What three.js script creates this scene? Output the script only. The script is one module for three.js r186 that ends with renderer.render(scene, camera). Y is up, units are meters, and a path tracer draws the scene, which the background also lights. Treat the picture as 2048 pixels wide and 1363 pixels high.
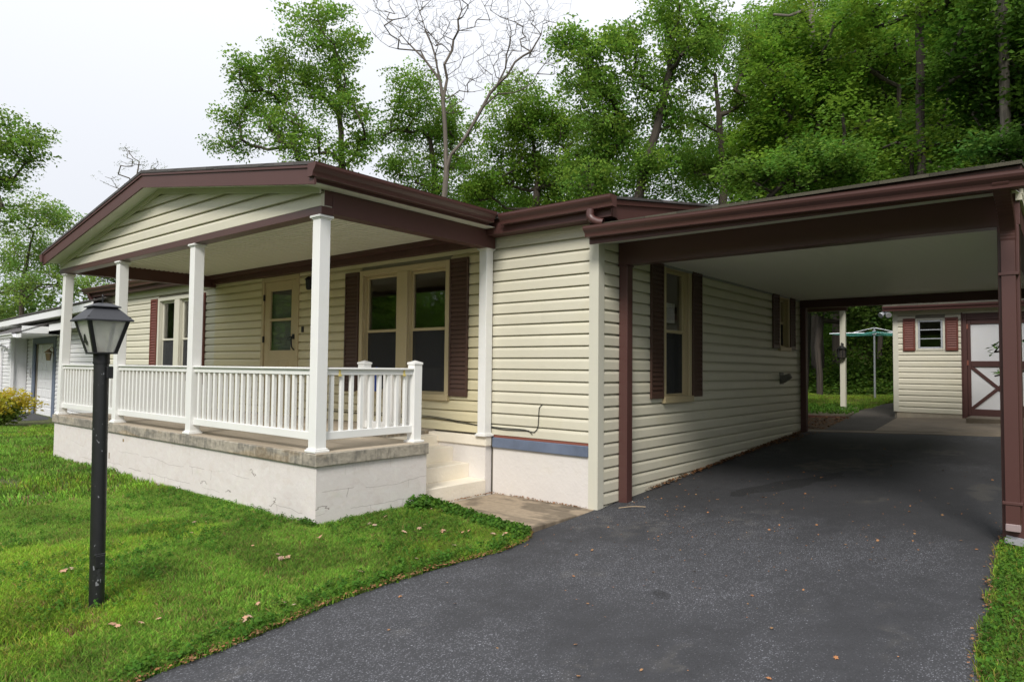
import * as THREE from 'three';
import { mergeGeometries } from 'three/addons/utils/BufferGeometryUtils.js';
import { RoundedBoxGeometry } from 'three/addons/geometries/RoundedBoxGeometry.js';
import { TextGeometry } from 'three/addons/geometries/TextGeometry.js';
import { FontLoader } from 'three/addons/loaders/FontLoader.js';

// ------------------------------------------------------------ camera, sky, sun, exposure
const scene = new THREE.Scene();
const camera = new THREE.PerspectiveCamera(53.24, 1024 / 681, 0.05, 600);
camera.position.set(3.8075, 1.4368, 5.9653);
camera.up.set(0.01766, 0.99914, 0.03758);
camera.lookAt(3.8075 - 0.63862, 1.4368 + 0.04019, 5.9653 - 0.76848);
const renderer = new THREE.WebGLRenderer({ antialias: true });
renderer.toneMapping = THREE.LinearToneMapping;
renderer.toneMappingExposure = 1.08;
renderer.shadowMap.enabled = true;
{ // overcast sky: brighter towards the zenith, cool towards the horizon
  const W = 256, H = 128, d = new Float32Array(W * H * 4);
  for (let j = 0; j < H; j++) for (let i = 0; i < W; i++) {
    const el = (j + 0.5) / H * Math.PI - Math.PI / 2, s = Math.max(0, Math.sin(el)), k = (j * W + i) * 4;
    const L = 0.785 + 0.24 * s + 0.85 * s * s * s, c = Math.min(1, s * 1.2);
    d[k] = L * (0.95 + 0.03 * c); d[k + 1] = L * (0.99 + 0.005 * c); d[k + 2] = L * (1.07 - 0.03 * c); d[k + 3] = 1;
  }
  const t = new THREE.DataTexture(d, W, H, THREE.RGBAFormat, THREE.FloatType);
  t.mapping = THREE.EquirectangularReflectionMapping; t.magFilter = t.minFilter = THREE.LinearFilter; t.needsUpdate = true;
  scene.background = t; scene.environment = t;
}
const sun = new THREE.DirectionalLight(new THREE.Color(1, 0.955, 0.89), 2.8);
sun.position.set(11, 32, 31); sun.target.position.set(-3, 0, 0);
sun.castShadow = true; sun.shadow.radius = 32; sun.shadow.mapSize.set(2048, 2048);
Object.assign(sun.shadow.camera, { left: -30, right: 30, top: 30, bottom: -30, near: 1, far: 110 });
scene.add(sun, sun.target);

// ------------------------------------------------------------ helpers
function RNG(a) { return () => { a |= 0; a = a + 0x6D2B79F5 | 0; let t = Math.imul(a ^ a >>> 15, 1 | a); t = t + Math.imul(t ^ t >>> 7, 61 | t) ^ t; return ((t ^ t >>> 14) >>> 0) / 4294967296; }; }
const rnd = RNG(7);
const V3 = (x, y, z) => new THREE.Vector3(x, y, z);
const lerp = (a, b, t) => a + (b - a) * t, clamp = (x, a, b) => Math.min(b, Math.max(a, x));
const sstep = (a, b, x) => { const t = clamp((x - a) / (b - a), 0, 1); return t * t * (3 - 2 * t); };
const taken = {};
function numbered(n) { const k = taken[n] = (taken[n] || 0) + 1; return k === 1 ? n : `${n}_${String(k - 1).padStart(3, '0')}`; }
function tag(o, label, category, group, kind) { if (label) o.userData.label = label; if (category) o.userData.category = category; if (group) o.userData.group = group; if (kind) o.userData.kind = kind; return o; }
function thing(name, label, category, pos = [0, 0, 0], turn = 0, group) { const g = new THREE.Group(); g.name = numbered(name); g.position.set(...pos); g.rotation.y = turn; scene.add(g); return tag(g, label, category, group); }
function shadow(m) { m.castShadow = true; m.receiveShadow = true; return m; }
function part(parent, name, geo, mat, label) { const m = shadow(new THREE.Mesh(geo, mat)); m.name = name; parent.add(m); if (label) m.userData.label = label; return m; }
function sub(parent, name, pos = [0, 0, 0], turn = 0, label) { const g = new THREE.Group(); g.name = name; g.position.set(...pos); g.rotation.y = turn; parent.add(g); if (label) g.userData.label = label; return g; }
function single(name, geo, mat, label, category, group, kind) { const m = shadow(new THREE.Mesh(geo, mat)); m.name = numbered(name); scene.add(m); return tag(m, label, category, group, kind); }
function structure(name, geo, mat) { return single(name, geo, mat, null, null, null, 'structure'); }

// uv in metres from the dominant axis of each normal
function muv(g, s = 1, ox = 0, oy = 0) {
  const p = g.attributes.position, n = g.attributes.normal, uv = new Float32Array(p.count * 2);
  for (let i = 0; i < p.count; i++) {
    const ax = Math.abs(n.getX(i)), ay = Math.abs(n.getY(i)), az = Math.abs(n.getZ(i)); let u, v;
    if (ay >= ax && ay >= az) { u = p.getX(i); v = p.getZ(i); } else if (ax > az) { u = p.getZ(i); v = p.getY(i); } else { u = p.getX(i); v = p.getY(i); }
    uv[i * 2] = u * s + ox; uv[i * 2 + 1] = v * s + oy;
  }
  g.setAttribute('uv', new THREE.BufferAttribute(uv, 2)); return g;
}
function bx(x0, x1, y0, y1, z0, z1) { const g = new THREE.BoxGeometry(x1 - x0, y1 - y0, z1 - z0); g.translate((x0 + x1) / 2, (y0 + y1) / 2, (z0 + z1) / 2); return muv(g); }
function rb(x0, x1, y0, y1, z0, z1, r = 0.006) { const g = new RoundedBoxGeometry(x1 - x0, y1 - y0, z1 - z0, 1, Math.min(r, (x1 - x0) / 2.2, (y1 - y0) / 2.2, (z1 - z0) / 2.2)); g.translate((x0 + x1) / 2, (y0 + y1) / 2, (z0 + z1) / 2); return muv(g); }
const merge = a => mergeGeometries(a.map(g => { const h = g.index ? g.toNonIndexed() : g; for (const k of Object.keys(h.attributes)) if (!['position', 'normal', 'uv'].includes(k)) h.deleteAttribute(k); return h; }));
// closed outline (list of [a, b]) swept straight: axis 'x' -> a is z, b is y; axis 'z' -> a is x, b is y
function sweep(outline, axis, from, to) {
  const s = new THREE.Shape(outline.map(([a, b]) => new THREE.Vector2(a, b)));
  const g = new THREE.ExtrudeGeometry(s, { depth: to - from, bevelEnabled: false }); g.translate(0, 0, from);
  if (axis === 'x') { g.rotateY(Math.PI / 2); g.scale(1, 1, -1); flip(g); }
  return muv(g);
}
function flip(g) { const p = g.attributes.position, n = g.attributes.normal; for (let i = 0; i < p.count; i += 3) for (const at of [p, n, g.attributes.uv]) { if (!at) continue; for (let c = 0; c < at.itemSize; c++) { const q = at.array[(i + 1) * at.itemSize + c]; at.array[(i + 1) * at.itemSize + c] = at.array[(i + 2) * at.itemSize + c]; at.array[(i + 2) * at.itemSize + c] = q; } } g.computeVertexNormals(); return g; }
function tube(points, r, sides = 6, seg) { return new THREE.TubeGeometry(new THREE.CatmullRomCurve3(points.map(p => p.isVector3 ? p : V3(...p))), seg || points.length * 5, r, sides, false); }
function cyl(r0, r1, h, x, y, z, n = 16) { const g = new THREE.CylinderGeometry(r1, r0, h, n); g.translate(x, y + h / 2, z); return g; }

// ------------------------------------------------------------ noise and textures
function lattice(seed, n) { const r = RNG(seed), a = new Float32Array(n * n); for (let i = 0; i < n * n; i++) a[i] = r(); return a; }
const LAT = lattice(99, 256);
function vnoise(x, y, px = 256, py = 256) { // value noise, repeats every px, py cells
  const xi = Math.floor(x), yi = Math.floor(y), fx = x - xi, fy = y - yi, sx = fx * fx * (3 - 2 * fx), sy = fy * fy * (3 - 2 * fy);
  const m = (a, b) => ((a % b) + b) % b, x0 = m(xi, px), x1 = m(xi + 1, px), y0 = m(yi, py) * 256, y1 = m(yi + 1, py) * 256;
  return lerp(lerp(LAT[y0 + x0], LAT[y0 + x1], sx), lerp(LAT[y1 + x0], LAT[y1 + x1], sx), sy);
}
function fbm(x, y, o = 4, p = 256) { let s = 0, a = 0.5, n = 0; for (let i = 0; i < o; i++) { s += a * vnoise(x + i * 17.3, y + i * 9.1, p, p); n += a; a *= 0.5; x *= 2; y *= 2; p = Math.min(256, p * 2); } return s / n; }
const toS = x => { x = clamp(x, 0, 1); return 255 * (x <= 0.0031308 ? 12.92 * x : 1.055 * Math.pow(x, 1 / 2.4) - 0.055); };
function tex(w, h, fn, color = true, rep) { // fn(i, j, u, v) -> linear [r, g, b] or a grey number
  const d = new Uint8Array(w * h * 4);
  for (let j = 0; j < h; j++) for (let i = 0; i < w; i++) {
    const c = fn(i, j, (i + 0.5) / w, (j + 0.5) / h), k = (j * w + i) * 4;
    if (color) { d[k] = toS(c[0]); d[k + 1] = toS(c[1]); d[k + 2] = toS(c[2]); } else d[k] = d[k + 1] = d[k + 2] = clamp(c, 0, 1) * 255;
    d[k + 3] = 255;
  }
  const t = new THREE.DataTexture(d, w, h); t.wrapS = t.wrapT = THREE.RepeatWrapping; t.magFilter = THREE.LinearFilter; t.minFilter = THREE.LinearMipmapLinearFilter; t.generateMipmaps = true;
  if (color) t.colorSpace = THREE.SRGBColorSpace; if (rep) t.repeat.set(...rep); t.needsUpdate = true; return t;
}
function canvasTex(w, h, draw) { const c = document.createElement('canvas'); c.width = w; c.height = h; draw(c.getContext('2d'), w, h); const t = new THREE.CanvasTexture(c); t.colorSpace = THREE.SRGBColorSpace; t.magFilter = THREE.LinearFilter; t.wrapS = t.wrapT = THREE.RepeatWrapping; return t; }
const C = (r, g, b) => new THREE.Color().setRGB(r, g, b);
function std(c, rough = 0.6, o = {}) { return new THREE.MeshStandardMaterial({ color: Array.isArray(c) ? C(...c) : c, roughness: rough, ...o }); }
function phys(c, rough, o = {}) { return new THREE.MeshPhysicalMaterial({ color: Array.isArray(c) ? C(...c) : c, roughness: rough, ...o }); }
// grain multiplied on a base colour
function mottled(base, amt, cells, seed, o = 4, tint = [0, 0, 0], size = 512) {
  return tex(size, size, (i, j, u, v) => { const n = fbm(u * cells + seed, v * cells + seed, o, cells), q = fbm(u * cells * 4 + seed, v * cells * 4, 3, cells * 4), k = 1 + amt * (n - 0.5) * 2 + amt * 0.6 * (q - 0.5); const d = sstep(0.55, 0.8, n); return base.map((b, c) => b * k + tint[c] * d); });
}
const T = {
  vinyl: mottled([0.93, 0.93, 0.92], 0.045, 4, 3, 5, [-0.03, -0.035, -0.06]),
  maroon: mottled([0.93, 0.93, 0.93], 0.07, 4, 11, 5),
  concrete: mottled([0.78, 0.77, 0.75], 0.30, 8, 5, 6, [-0.05, -0.06, -0.09], 1024),
  concreteBump: tex(512, 512, (i, j, u, v) => 0.6 * fbm(u * 32, v * 32, 4, 32) + 0.4 * fbm(u * 4, v * 4, 3, 4), false),
  grit: tex(512, 512, () => rnd(), false),
  bark: tex(256, 512, (i, j, u, v) => { const n = fbm(u * 16, v * 4, 5, 16), r = Math.abs(vnoise(u * 12 + 1.5 * fbm(u * 6, v * 6, 3, 6), v * 3, 12, 3) - 0.5) * 2; const k = 0.55 + 0.6 * n + 0.35 * r; return [k, k * 0.97, k * 0.93].map(c => c * 0.75); }),
  barkBump: tex(256, 512, (i, j, u, v) => Math.abs(vnoise(u * 12 + 1.5 * fbm(u * 6, v * 6, 3, 6), v * 3, 12, 3) - 0.5) * 2 * 0.7 + 0.3 * fbm(u * 32, v * 16, 3, 32), false),
  shingle: tex(1024, 1024, (i, j, u, v) => { const row = Math.floor(v * 14), cell = Math.floor(u * 6 + (row % 2) * 0.5 + 0.17 * (row % 3)); const h = LAT[(row * 37 + cell * 11 + 400) % 65536]; const fy = v * 14 - row, fx = (u * 6 + (row % 2) * 0.5 + 0.17 * (row % 3)) % 1; const gap = fy < 0.06 || fx < 0.02 ? 0.45 : 1; const k = (0.7 + 0.5 * h) * gap * (0.75 + 0.5 * rnd()); return [k, k * 0.98, k * 0.96].map(c => c * 0.55); }),
  dirt: mottled([0.75, 0.7, 0.62], 0.45, 16, 23, 6, [0, 0, 0], 512),
  blackPaint: tex(256, 1024, (i, j, u, v) => { const low = sstep(0.45, 0.02, v), n = fbm(u * 16, v * 60, 4, 64), chip = n > 0.80 - 0.10 * low ? 1 : 0, scuff = fbm(u * 8 + 3, v * 24, 4, 64) > 0.70 ? 0.5 * low : 0; const k = 0.012 + 0.006 * n + 0.18 * chip + 0.05 * scuff; return [k, k * 1.02, k * 1.06]; }),
};
T.asphaltBump = tex(512, 512, (i, j, u, v) => 0.5 * rnd() + 0.5 * fbm(u * 64, v * 64, 3, 64), false);
const M = {
  siding: [0, 1, 2, 3].map(i => phys([0.675 + i * 0.012, 0.64 + i * 0.011, 0.52 + i * 0.008], 0.46 + 0.03 * i, { map: T.vinyl, clearcoat: 0.05, clearcoatRoughness: 0.4 })),
  sidingWarmLit: [0, 1, 2, 3].map(i => phys([0.70 + i * 0.012, 0.63 + i * 0.011, 0.42 + i * 0.008], 0.46 + 0.03 * i, { map: T.vinyl })), // lighter, yellower copy of siding: warm porch light put into the colour
  vinylWhite: phys([0.87, 0.865, 0.85], 0.38, { map: T.vinyl }),
  trimCream: phys([0.66, 0.64, 0.54], 0.45, { map: T.vinyl }),
  tan: std([0.56, 0.46, 0.275], 0.5, { map: T.vinyl }),
  maroon: phys([0.090, 0.037, 0.032], 0.42, { map: T.maroon, clearcoat: 0.15, clearcoatRoughness: 0.35 }),
  maroonFlat: std([0.090, 0.037, 0.032], 0.55, { map: T.maroon }),
  maroonDark: std([0.090, 0.037, 0.032], 0.55, { map: T.maroon }),
  shutter: phys([0.080, 0.039, 0.027], 0.5, { map: T.maroon }),
  shutterRed: phys([0.155, 0.042, 0.028], 0.5, { map: T.maroon }),
  ceiling: std([0.76, 0.735, 0.655], 0.5),
  soffit: std([0.66, 0.66, 0.58], 0.5),
  shingle: std([0.16, 0.15, 0.15], 0.95, { map: T.shingle, bumpMap: T.grit, bumpScale: 0.003 }),
  shingleMoss: std([0.13, 0.12, 0.085], 0.95, { map: T.shingle, bumpMap: T.grit, bumpScale: 0.004 }),
  glass: phys([1, 1, 1], 0.02, { transmission: 1, thickness: 0, ior: 1.52 }),
  screen: std([0.035, 0.036, 0.04], 0.8, { transparent: true, opacity: 0.62 }),
  black: std([0.012, 0.012, 0.013], 0.45),
  interior: std([0.30, 0.27, 0.22], 0.9),
  lace: phys([0.7, 0.7, 0.68], 0.9, { transmission: 0.35, thickness: 0, side: THREE.DoubleSide }),
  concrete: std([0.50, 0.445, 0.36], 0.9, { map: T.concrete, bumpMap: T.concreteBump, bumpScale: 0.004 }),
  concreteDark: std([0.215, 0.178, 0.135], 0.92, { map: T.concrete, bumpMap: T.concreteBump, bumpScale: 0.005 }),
  stepPaint: std([0.86, 0.79, 0.67], 0.75, { map: T.vinyl, bumpMap: T.concreteBump, bumpScale: 0.004 }),
  paintedWall: std([0.74, 0.70, 0.67], 0.8, { map: T.vinyl, bumpMap: T.concreteBump, bumpScale: 0.004 }),
  bluePaint: std([0.17, 0.215, 0.32], 0.6, { map: T.concrete }),
  redPaint: std([0.26, 0.085, 0.055], 0.6, { map: T.maroon }),
  aluminium: std([0.62, 0.64, 0.68], 0.35, { metalness: 0.5 }),
  galvanised: std([0.45, 0.47, 0.49], 0.42, { metalness: 0.7 }),
  whiteBoard: std([0.78, 0.78, 0.80], 0.6, { map: T.vinyl }),
  yellow: std([0.62, 0.50, 0.16], 0.5),
  dirt: std([0.12, 0.078, 0.048], 1, { map: T.dirt, bumpMap: T.concreteBump, bumpScale: 0.02 }),
  soil: std([0.085, 0.105, 0.028], 1, { map: T.dirt, bumpMap: T.concreteBump, bumpScale: 0.02 }),
};
const bumpOf = (u, v) => { const t = T.concreteBump.clone(); t.repeat.set(u, v); t.needsUpdate = true; return t; };
for (const t of [T.vinyl, T.maroon]) t.repeat.set(0.7, 0.7);
T.concrete.repeat.set(0.5, 0.5); T.concreteBump.repeat.set(1, 1); T.shingle.repeat.set(0.5, 0.5);
// ------------------------------------------------------------ terrain
const gz = z => z > 9 ? -0.495 - (z - 9) * 0.01 : z < -14 ? 0.77 : -0.055 * z;
const EDGE_L = [[-7, 0.0], [0, -0.03], [0.5, -0.07], [1.0, -0.04], [1.3, 0.10], [1.65, 0.11], [2.1, -0.01], [2.7, -0.09], [3.2, -0.12], [3.6, -0.06], [4.4, -0.04], [6, -0.3], [8, -0.8], [14, -2]];
const EDGE_R = [[-7, 3.36], [-0.3, 3.35], [0.2, 3.37], [0.8, 3.38], [1.3, 3.39], [1.8, 3.42], [2.2, 3.45], [4, 3.7], [6, 4.3], [14, 6.5]];
function along(t, z) { for (let i = 1; i < t.length; i++) if (z <= t[i][0]) { const k = clamp((z - t[i - 1][0]) / (t[i][0] - t[i - 1][0]), 0, 1); return lerp(t[i - 1][1], t[i][1], k); } return t[t.length - 1][1]; }
const jag = (z, s) => 0.035 * (fbm(z * 3.1 + s, s, 4) - 0.5) * 2;
const edgeL = z => along(EDGE_L, z) + (z > 1.05 ? jag(z, 3) : 0), edgeR = z => along(EDGE_R, z) + jag(z, 40);
function ground(x, z) {
  let y; const g0 = gz(z);
  if (x < 0) {
    const t = sstep(0, 1.6, -x), b = z >= 0 ? 0.035 - 0.03 * Math.max(0, z - 2.4) : 0.035 + 0.05 * Math.min(14, -z);
    const far = b - 0.014 * clamp(-x - 9, 0, 14); y = lerp(g0, far, t);
  } else y = g0 + 0.04 * Math.min(x, 12);
  const hf = sstep(-34, -6, x); y += hf * 0.34 * Math.max(0, -16 - z) * sstep(-15.5, -20, z);
  if (z > 34) y += 0.2 * Math.min(45, z - 34);
  y += 0.035 * (fbm(x * 0.5 + 50, z * 0.5 + 50, 3) - 0.5) * sstep(0.3, 3, Math.max(-x, x - 3.4));
  return y;
}
const inHouse = (x, z) => x > -13.4 && x < 0 && z > -6.8 && z < 0, inPorch = (x, z) => x > -8.15 && x < -1.36 && z > 0 && z < 2.44;
const inPad = (x, z) => x > -1.45 && x < 0.05 && z > -0.02 && z < 1.06;
const inDrive = (x, z) => z > -6.66 && z < 14 && x > edgeL(z) && x < edgeR(z);
const inBackPad = (x, z) => z <= -6.6 && z > -9.3 && x > -0.75 && x < 4.2, inWalk = (x, z) => z <= -9 && z > -12.3 && x > lerp(0.2, 0.15, 0) && x < 1.1;
{
  const line = (a, b, fineA, fineB, f, c) => { const o = []; let v = a; while (v < b) { o.push(v); const d = v < fineA ? fineA - v : v > fineB ? v - fineB : 0; v += f + d * c; } o.push(b); return o; };
  const xs = line(-130, 90, -9, 5, 0.12, 0.09), zs = line(-130, 90, -13, 7, 0.14, 0.09), pos = [], idx = [];
  for (const z of zs) for (const x of xs) {
    let y = ground(x, z);
    if (inHouse(x, z) || inPorch(x, z)) y -= 0.25;
    else if (inPad(x, z)) y = Math.min(y, -0.09);
    else if (inDrive(x, z)) y -= inDrive(x - 0.14, z) && inDrive(x + 0.14, z) ? 0.07 : 0.02;
    else if (inBackPad(x, z) || inWalk(x, z)) y -= 0.06;
    pos.push(x, y, z);
  }
  const w = xs.length;
  for (let j = 0; j < zs.length - 1; j++) for (let i = 0; i < w - 1; i++) { const a = j * w + i; idx.push(a, a + w, a + 1, a + 1, a + w, a + w + 1); }
  const g = new THREE.BufferGeometry(); g.setAttribute('position', new THREE.Float32BufferAttribute(pos, 3)); g.setIndex(idx); g.computeVertexNormals();
  structure('ground', muv(g), M.soil);
}
// ------------------------------------------------------------ asphalt driveway
const asphaltMap = tex(1024, 2048, (i, j, u, v) => {
  const x = u * 4.2 - 0.4, z = v * 12.2 - 6.7, n = fbm(x * 1.1 + 9, z * 0.8 + 9, 5), f = fbm(x * 9, z * 9, 3), worn = sstep(0.34, 0.68, n + 0.12 * (f - 0.5) + 0.26 * sstep(-2.2, 2.0, z) - 0.12);
  let k = 0.036 + 0.010 * (f - 0.5) + 0.008 * worn + 0.014 * (rnd() - 0.5);
  const p = 0.010 + 0.16 * worn * (0.4 + 0.6 * f); if (rnd() < p) k += (0.04 + 0.40 * rnd() * rnd()) * (0.3 + 0.7 * worn);
  k *= 0.98; let c = [k * 0.97, k * 0.985, k * 1.10];
  const dust = sstep(0.60, 0.76, fbm(x * 1.9 - z * 0.5 + 31, z * 1.2 + x * 0.8, 5)) * sstep(0.4, 0.6, f) * 0.022; c = [c[0] + dust, c[1] + dust * 0.88, c[2] + dust * 0.6];
  // oil patches with their own outlines
  const e = (cx, cz, ax, az, l, w, s) => { const dx = x - cx, dz = z - cz, a = dx * ax + dz * az, b = -dx * az + dz * ax; return Math.hypot(a / l, b / w) + s * (fbm(x * 5 + cx, z * 5, 4) - 0.5); };
  if (e(1.30, -2.0, 0.39, -0.92, 0.82, 0.17, 0.9) < 1) c = c.map(q => q * 0.50);
  if (e(1.70, 1.86, 0.8, 0.6, 0.11, 0.05, 1.2) < 1) c = c.map(q => q * 0.55);
  if (e(1.42, -3.4, 0.5, -0.86, 0.55, 0.3, 1.4) < 1) c = [c[0] + 0.018, c[1] + 0.015, c[2] + 0.008];
  return c;
});
{
  const pos = [], uv = [], idx = [], cols = 15, zs = [];
  for (let z = -6.66; z < 14; z += z < 5 ? 0.09 : 0.4) zs.push(z); zs.push(14);
  zs.forEach((z, j) => { const a = edgeL(z), b = edgeR(z); for (let i = 0; i <= cols; i++) { const t = clamp((i - 1) / (cols - 2), 0, 1), x = lerp(a, b, t), skirt = i === 0 || i === cols; pos.push(x, gz(z) + 0.04 * x + (skirt ? -0.08 : 0.004 + 0.006 * (fbm(x * 1.5 + 20, z * 1.5 + 20, 3) - 0.5)), z); uv.push((x + 0.4) / 4.2, (z + 6.7) / 12.2); }
    if (j) for (let i = 0; i < cols; i++) { const q = j * (cols + 1) + i, p = q - cols - 1; idx.push(p, q, p + 1, p + 1, q, q + 1); } });
  const g = new THREE.BufferGeometry(); g.setAttribute('position', new THREE.Float32BufferAttribute(pos, 3)); g.setAttribute('uv', new THREE.Float32BufferAttribute(uv, 2)); g.setIndex(idx); g.computeVertexNormals();
  T.asphaltBump.repeat.set(6, 17);
  structure('driveway', g, std([1, 1, 1], 0.88, { map: asphaltMap, bumpMap: T.asphaltBump, bumpScale: 0.004 }));
}
// slabs that follow the slope of the drive
function slopeSlab(pts, lift, depth) { // pts [x, z] outline, clockwise or not
  const s = new THREE.Shape(pts.map(([x, z]) => new THREE.Vector2(x, -z))), g = new THREE.ExtrudeGeometry(s, { depth, bevelEnabled: true, bevelSize: 0.008, bevelThickness: 0.008, bevelSegments: 1 });
  g.rotateX(-Math.PI / 2); g.translate(0, -depth, 0); const p = g.attributes.position;
  for (let i = 0; i < p.count; i++) p.setY(i, p.getY(i) + gz(p.getZ(i)) + 0.04 * p.getX(i) + lift);
  g.computeVertexNormals(); return muv(g);
}
{ // landing in front of the steps
  const s = new THREE.Shape([[-1.36, 0.012], [-0.012, 0.012], [-0.03, 1.03], [-1.36, 1.045]].map(([x, z]) => new THREE.Vector2(x, -z)));
  const g = new THREE.ExtrudeGeometry(s, { depth: 0.12, bevelEnabled: true, bevelSize: 0.01, bevelThickness: 0.01, bevelSegments: 2 }); g.rotateX(-Math.PI / 2); g.translate(0, -0.13, 0); g.computeVertexNormals();
  const map = tex(512, 512, (i, j, u, v) => { const n = fbm(u * 5 + 2, v * 5 + 4, 5), q = fbm(u * 40, v * 40, 3), d = sstep(0.50, 0.68, n) * 0.45 + sstep(0.6, 0.7, fbm(u * 2.5 + 30, v * 12, 4)) * 0.3; const k = (0.9 + 0.35 * (q - 0.5)) * (1 - d); return [0.36 * k, 0.285 * k, 0.20 * k]; });
  const p = g.attributes.position, uv = new Float32Array(p.count * 2); for (let i = 0; i < p.count; i++) { uv[2 * i] = (p.getX(i) + 1.4) / 1.45; uv[2 * i + 1] = p.getZ(i) / 1.1; } g.setAttribute('uv', new THREE.BufferAttribute(uv, 2));
  structure('landing_pavement', g, std([1, 1, 1], 0.9, { map, bumpMap: T.concreteBump, bumpScale: 0.004 }));
}
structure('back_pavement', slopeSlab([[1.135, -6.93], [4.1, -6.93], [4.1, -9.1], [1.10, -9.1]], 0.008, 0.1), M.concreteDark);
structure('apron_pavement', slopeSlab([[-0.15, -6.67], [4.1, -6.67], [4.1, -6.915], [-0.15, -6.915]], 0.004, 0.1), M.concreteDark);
structure('back_path', slopeSlab([[0.35, -6.93], [1.12, -6.93], [1.085, -9.1], [1.02, -11.0], [0.9, -12.2], [0.4, -12.3], [0.14, -11.5], [0.12, -10.4], [0.22, -9.3]], 0.004, 0.08), std([0.075, 0.066, 0.058], 0.9, { map: T.concrete, bumpMap: T.asphaltBump, bumpScale: 0.004 }));
structure('mulch_bed', slopeSlab([[-0.75, -6.93], [0.33, -6.93], [0.2, -9.15], [-0.75, -9.0]], -0.01, 0.08), M.dirt);
structure('gravel_bed', slopeSlab([[-1.4, -9.05], [0.18, -9.2], [0.1, -10.3], [0.05, -11.0], [-1.4, -10.9]], 0.03, 0.1), std([0.30, 0.27, 0.21], 1, { map: T.dirt, bumpMap: T.grit, bumpScale: 0.03 }));
// ------------------------------------------------------------ house
const LAP = [[-0.02, 0], [0.019, 0], [0.020, 0.004], [0.0185, 0.082], [0.013, 0.098], [0.006, 0.109], [0.002, 0.1125], [-0.017, 0.114], [-0.018, 0.1275], [-0.02, 0.1275]];
const lapOf = h => LAP.map(([a, b]) => [a, b * h / 0.1275]);
function board(parent, axis, from, to, base, y, h, mats) {
  const o = lapOf(h).map(([a, b]) => [a + base, b + y]), g = sweep(o, axis, from, to), uv = g.attributes.uv, a = rnd() * 5, b = rnd() * 5;
  for (let i = 0; i < uv.count; i++) uv.setXY(i, uv.getX(i) + a, uv.getY(i) + b);
  return part(parent, 'siding_board', g, mats[Math.floor(rnd() * mats.length)]);
}
function courses(parent, axis, u0, u1, base, y0, n, h, openings, mats, seams = []) {
  for (let r = 0; r < n; r++) {
    const y = y0 + r * h; let segs = [[u0, u1]];
    for (const [a, b, lo, hi] of openings) if (y + h > lo + 0.02 && y < hi - 0.02) { const out = []; for (const [s, e] of segs) { if (b <= s || a >= e) { out.push([s, e]); continue; } if (a > s) out.push([s, a]); if (b < e) out.push([b, e]); } segs = out; }
    for (const [s, e] of segs) {
      let cuts = [s]; const sm = seams.length ? seams[Math.floor(r / 2) % seams.length] : []; for (const q of sm) if (q > s + 0.2 && q < e - 0.2) cuts.push(q); cuts.push(e);
      for (let i = 0; i + 1 < cuts.length; i++) board(parent, axis, cuts[i], cuts[i + 1] - (i + 2 < cuts.length ? 0.0015 : 0), base + (i % 2 ? 0.0006 : 0), y, h - 0.0005, mats);
    }
  }
}
function wallPanel(parent, w0, w1, y0, y1, holes, turn, pos, thick, mat, name = 'wall_panel') {
  const s = new THREE.Shape([[w0, y0], [w1, y0], [w1, y1], [w0, y1]].map(p => new THREE.Vector2(...p)));
  for (const [a, b, lo, hi] of holes) s.holes.push(new THREE.Path([[a, lo], [a, hi], [b, hi], [b, lo]].map(p => new THREE.Vector2(...p))));
  const g = new THREE.ExtrudeGeometry(s, { depth: thick, bevelEnabled: false }); g.translate(0, 0, -thick); g.rotateY(turn); g.translate(...pos);
  return part(parent, name, muv(g), mat);
}
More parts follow.
